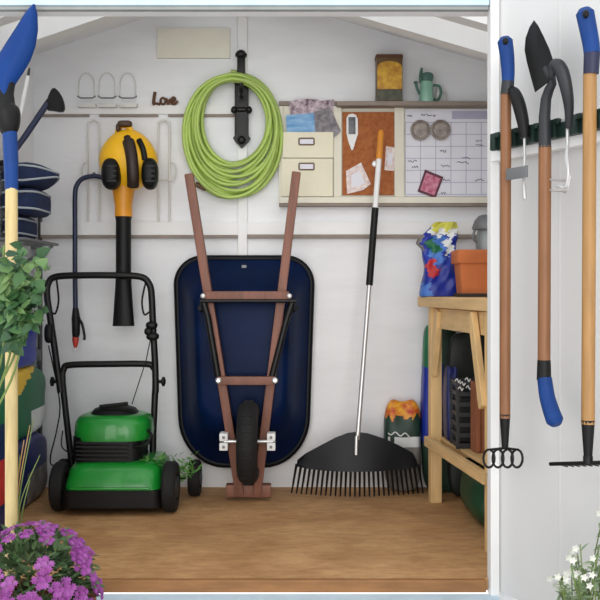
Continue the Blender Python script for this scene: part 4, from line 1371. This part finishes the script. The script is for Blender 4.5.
# purple flowers
fc = P(33, 588, 2.36)
t = thing('flowering_plant', 'mound of small purple flowers in a pot by the sill', 'flowers', (fc.x, fc.y, GZ))
pot(t, (fc.x, fc.y, GZ), .15, .22, M['potclay'])
rnd = random.Random(11)
FR = (.166, .15, .185)
m = MB()
for i in range(1100):
    u, v = rnd.uniform(0, 2 * PI), rnd.uniform(-.55, 1)
    s = math.sqrt(max(0, 1 - v * v))
    nrm = Vector((s * math.cos(u), s * math.sin(u), v))
    k = rnd.uniform(.55, .97)
    p = Vector((fc.x + nrm.x * FR[0] * k, fc.y + nrm.y * FR[1] * k, .08 + nrm.z * FR[2] * k * .9))
    m.leaf(p, nrm + Vector((rnd.uniform(-.8, .8), rnd.uniform(-.8, .8), rnd.uniform(-.5, .5))), rnd.uniform(.022, .042), rnd.uniform(.010, .018))
m.build('foliage', M['leafdark'], t)
m = MB()
for i in range(26):
    a = 2 * PI * i / 26
    m.tube([Vector((fc.x + .05 * math.cos(a), fc.y + .05 * math.sin(a), GZ + .19)), Vector((fc.x + .12 * math.cos(a), fc.y + .10 * math.sin(a), .1))], .002, 5)
m.build('stems', M['stem'], t)
def cluster_mesh(seed, mm, name='flower_cluster'):
    rn = random.Random(seed)
    m = MB()
    for h in range(7):
        a = 2 * PI * h / 6 + rn.uniform(-.3, .3)
        o_ = Vector((math.cos(a), math.sin(a), 0)) * (.016 if h else 0) + Vector((0, 0, rn.uniform(0, .006)))
        for k in range(8):
            b_ = 2 * PI * k / 8 + rn.uniform(-.15, .15)
            d = Vector((math.cos(b_), math.sin(b_), .45))
            m.leaf(o_, d, .0115, .006, up=(0, 0, 1), droop=.2)
    return m
protos = []
n = 0
for i in range(700):
    if n >= 78: break
    u, v = rnd.uniform(0, 2 * PI), rnd.uniform(-.35, 1)
    s = math.sqrt(max(0, 1 - v * v))
    nrm = Vector((s * math.cos(u), s * math.sin(u), v))
    if nrm.y > .35: continue
    loc = Vector((nrm.x * FR[0], nrm.y * FR[1], .08 - GZ + nrm.z * FR[2] * .92))
    q = (nrm + Vector((0, -.3, .3))).to_track_quat('Z', 'Y')
    if len(protos) < 4:
        o = cluster_mesh(len(protos), None).build('flower_cluster', M['purple'] if len(protos) % 4 != 3 else M['mauve'], None, origin=(0, 0, 0))
        o.parent = t
        protos.append(o)
    else:
        o = protos[n % 4].copy(); COL.objects.link(o)
    o.location = loc
    o.rotation_euler = q.to_euler()
    o.scale = (.8, .8, .8) if n % 3 else (1, 1, 1)
    n += 1

# leafy climber at the left edge
lc = P(-76, 0, 2.32)
t = thing('leafy_climber', 'bushy light green leafy plant in front of the pale shaft at the left edge', 'plant', (lc.x, lc.y, GZ))
pot(t, (lc.x, lc.y, GZ), .075, .16, M['potclay'])
m = MB()
rnd = random.Random(21)
stems = []
for (x1, y1, x2, y2) in ((-6, 420, 4, 245), (2, 430, 22, 262), (-4, 430, 38, 268), (0, 440, 30, 300), (-8, 430, 8, 300)):
    pp = spline([Vector((lc.x + rnd.uniform(-.02, .02), lc.y, GZ + .14)), P(-46, 560, 2.36), P(x1 - 16, y1, 2.40), P((x1 + x2) / 2, (y1 + y2) / 2, 2.41), P(x2, y2, 2.41)], 6)
    m.tube(pp, .0032, 6); stems.append(pp)
m.build('stems', M['stem'], t)
mA, mB = MB(), MB()
for i in range(420):
    r_ = rnd.random()
    px = rnd.gauss(14, 16); py = rnd.gauss(298, 24)
    if px > 44 or px < -30 or py < 246 or py > 345: continue
    if px > 28 and py > 330: continue
    if py < 268 and 12 < px < 36 and rnd.random() < .5: continue
    d = 2.40 + rnd.uniform(-.06, .06)
    tgt = mA if rnd.random() < .55 else mB
    tgt.leaf(P(px, py, d), (rnd.uniform(-1, 1), rnd.uniform(-.8, .1), rnd.uniform(-.9, .5)), rnd.uniform(.018, .055), rnd.uniform(.012, .036), up=(rnd.uniform(-.5, .5), -.9, rnd.uniform(.1, .9)))
for (px, py) in ((44, 262), (48, 268), (41, 258), (46, 280), (38, 270)):
    mB.leaf(P(px, py, 2.41), (rnd.uniform(-.6, .6), -.3, rnd.uniform(-.6, .3)), .032, .020, up=(0, -.9, .4))
mA.build('foliage', M['leaf'], t); mB.build('young_foliage', M['leaf2'], t)

# grassy stalks rising from the flowers
t = thing('grass_clump', 'few long green and tan stalks rising above the purple flowers', 'plant', (P(16, 0, 2.62).x, P(16, 0, 2.62).y, GZ))
gb = Vector((P(16, 0, 2.62).x, -1.40, GZ + .0005))
mA, mB = MB(), MB()
for k, (x1, y1, x2, y2) in enumerate(((17, 500, 30, 425), (19, 500, 34, 418), (20, 505, 40, 455), (15, 500, 24, 440), (22, 515, 30, 480), (13, 510, 20, 455))):
    tgt = mA if k % 3 else mB
    pp = spline([gb + Vector((.006 * k - .015, 0, 0)), P(x1 - 2, 560, 2.61), P(x1, y1, 2.60), P(x2, y2, 2.59)], 6)
    tgt.tube(pp, [.0045 * (1 - .75 * i / (len(pp) - 1)) for i in range(len(pp))], 6, flat=.5)
mA.build('green_blades', M['stem'], t); mB.build('dry_blades', mat('dry_stalk', (176, 140, 84), .7), t)

# white-flowering shrub at lower right
sc_ = P(592, 0, 2.12)
t = thing('white_flowering_shrub', 'airy sage green plant with white flowers in front of the open door', 'plant', (sc_.x, sc_.y, GZ))
rnd = random.Random(5)
mS, mL, mF = MB(), MB(), MB()
for i in range(60):
    x2 = rnd.uniform(556, 632); top = 600 - max(6, min(92, (x2 - 548) * 1.9)) * rnd.uniform(.35, 1.0)
    base = Vector((sc_.x + rnd.uniform(-.03, .03), sc_.y + rnd.uniform(-.03, .03), GZ + .0005))
    tip = P(x2, top, 2.12 + rnd.uniform(-.07, .07))
    pp = spline([base, base.lerp(tip, .5) + Vector((rnd.uniform(-.02, .02), 0, .05)), tip], 6)
    mS.tube(pp, .0016, 5)
    for k in range(12):
        p = pp[int(len(pp) * rnd.uniform(.4, .99)) - 1]
        mL.leaf(p, (rnd.uniform(-1, 1), rnd.uniform(-1, .3), rnd.uniform(-.2, 1)), rnd.uniform(.016, .03), rnd.uniform(.006, .010))
    for k in range(1):
        c0 = pp[-1] + Vector((rnd.gauss(0, .01), rnd.gauss(0, .008), rnd.gauss(0, .012)))
        for j in range(5):
            b_ = 2 * PI * j / 5
            mF.leaf(c0, (math.cos(b_), -.5, math.sin(b_)), .010, .007, up=(0, -1, 0))
mS.build('stems', M['stem'], t); mL.build('foliage', M['sage'], t); mF.build('blossoms', M['petalwhite'], t)
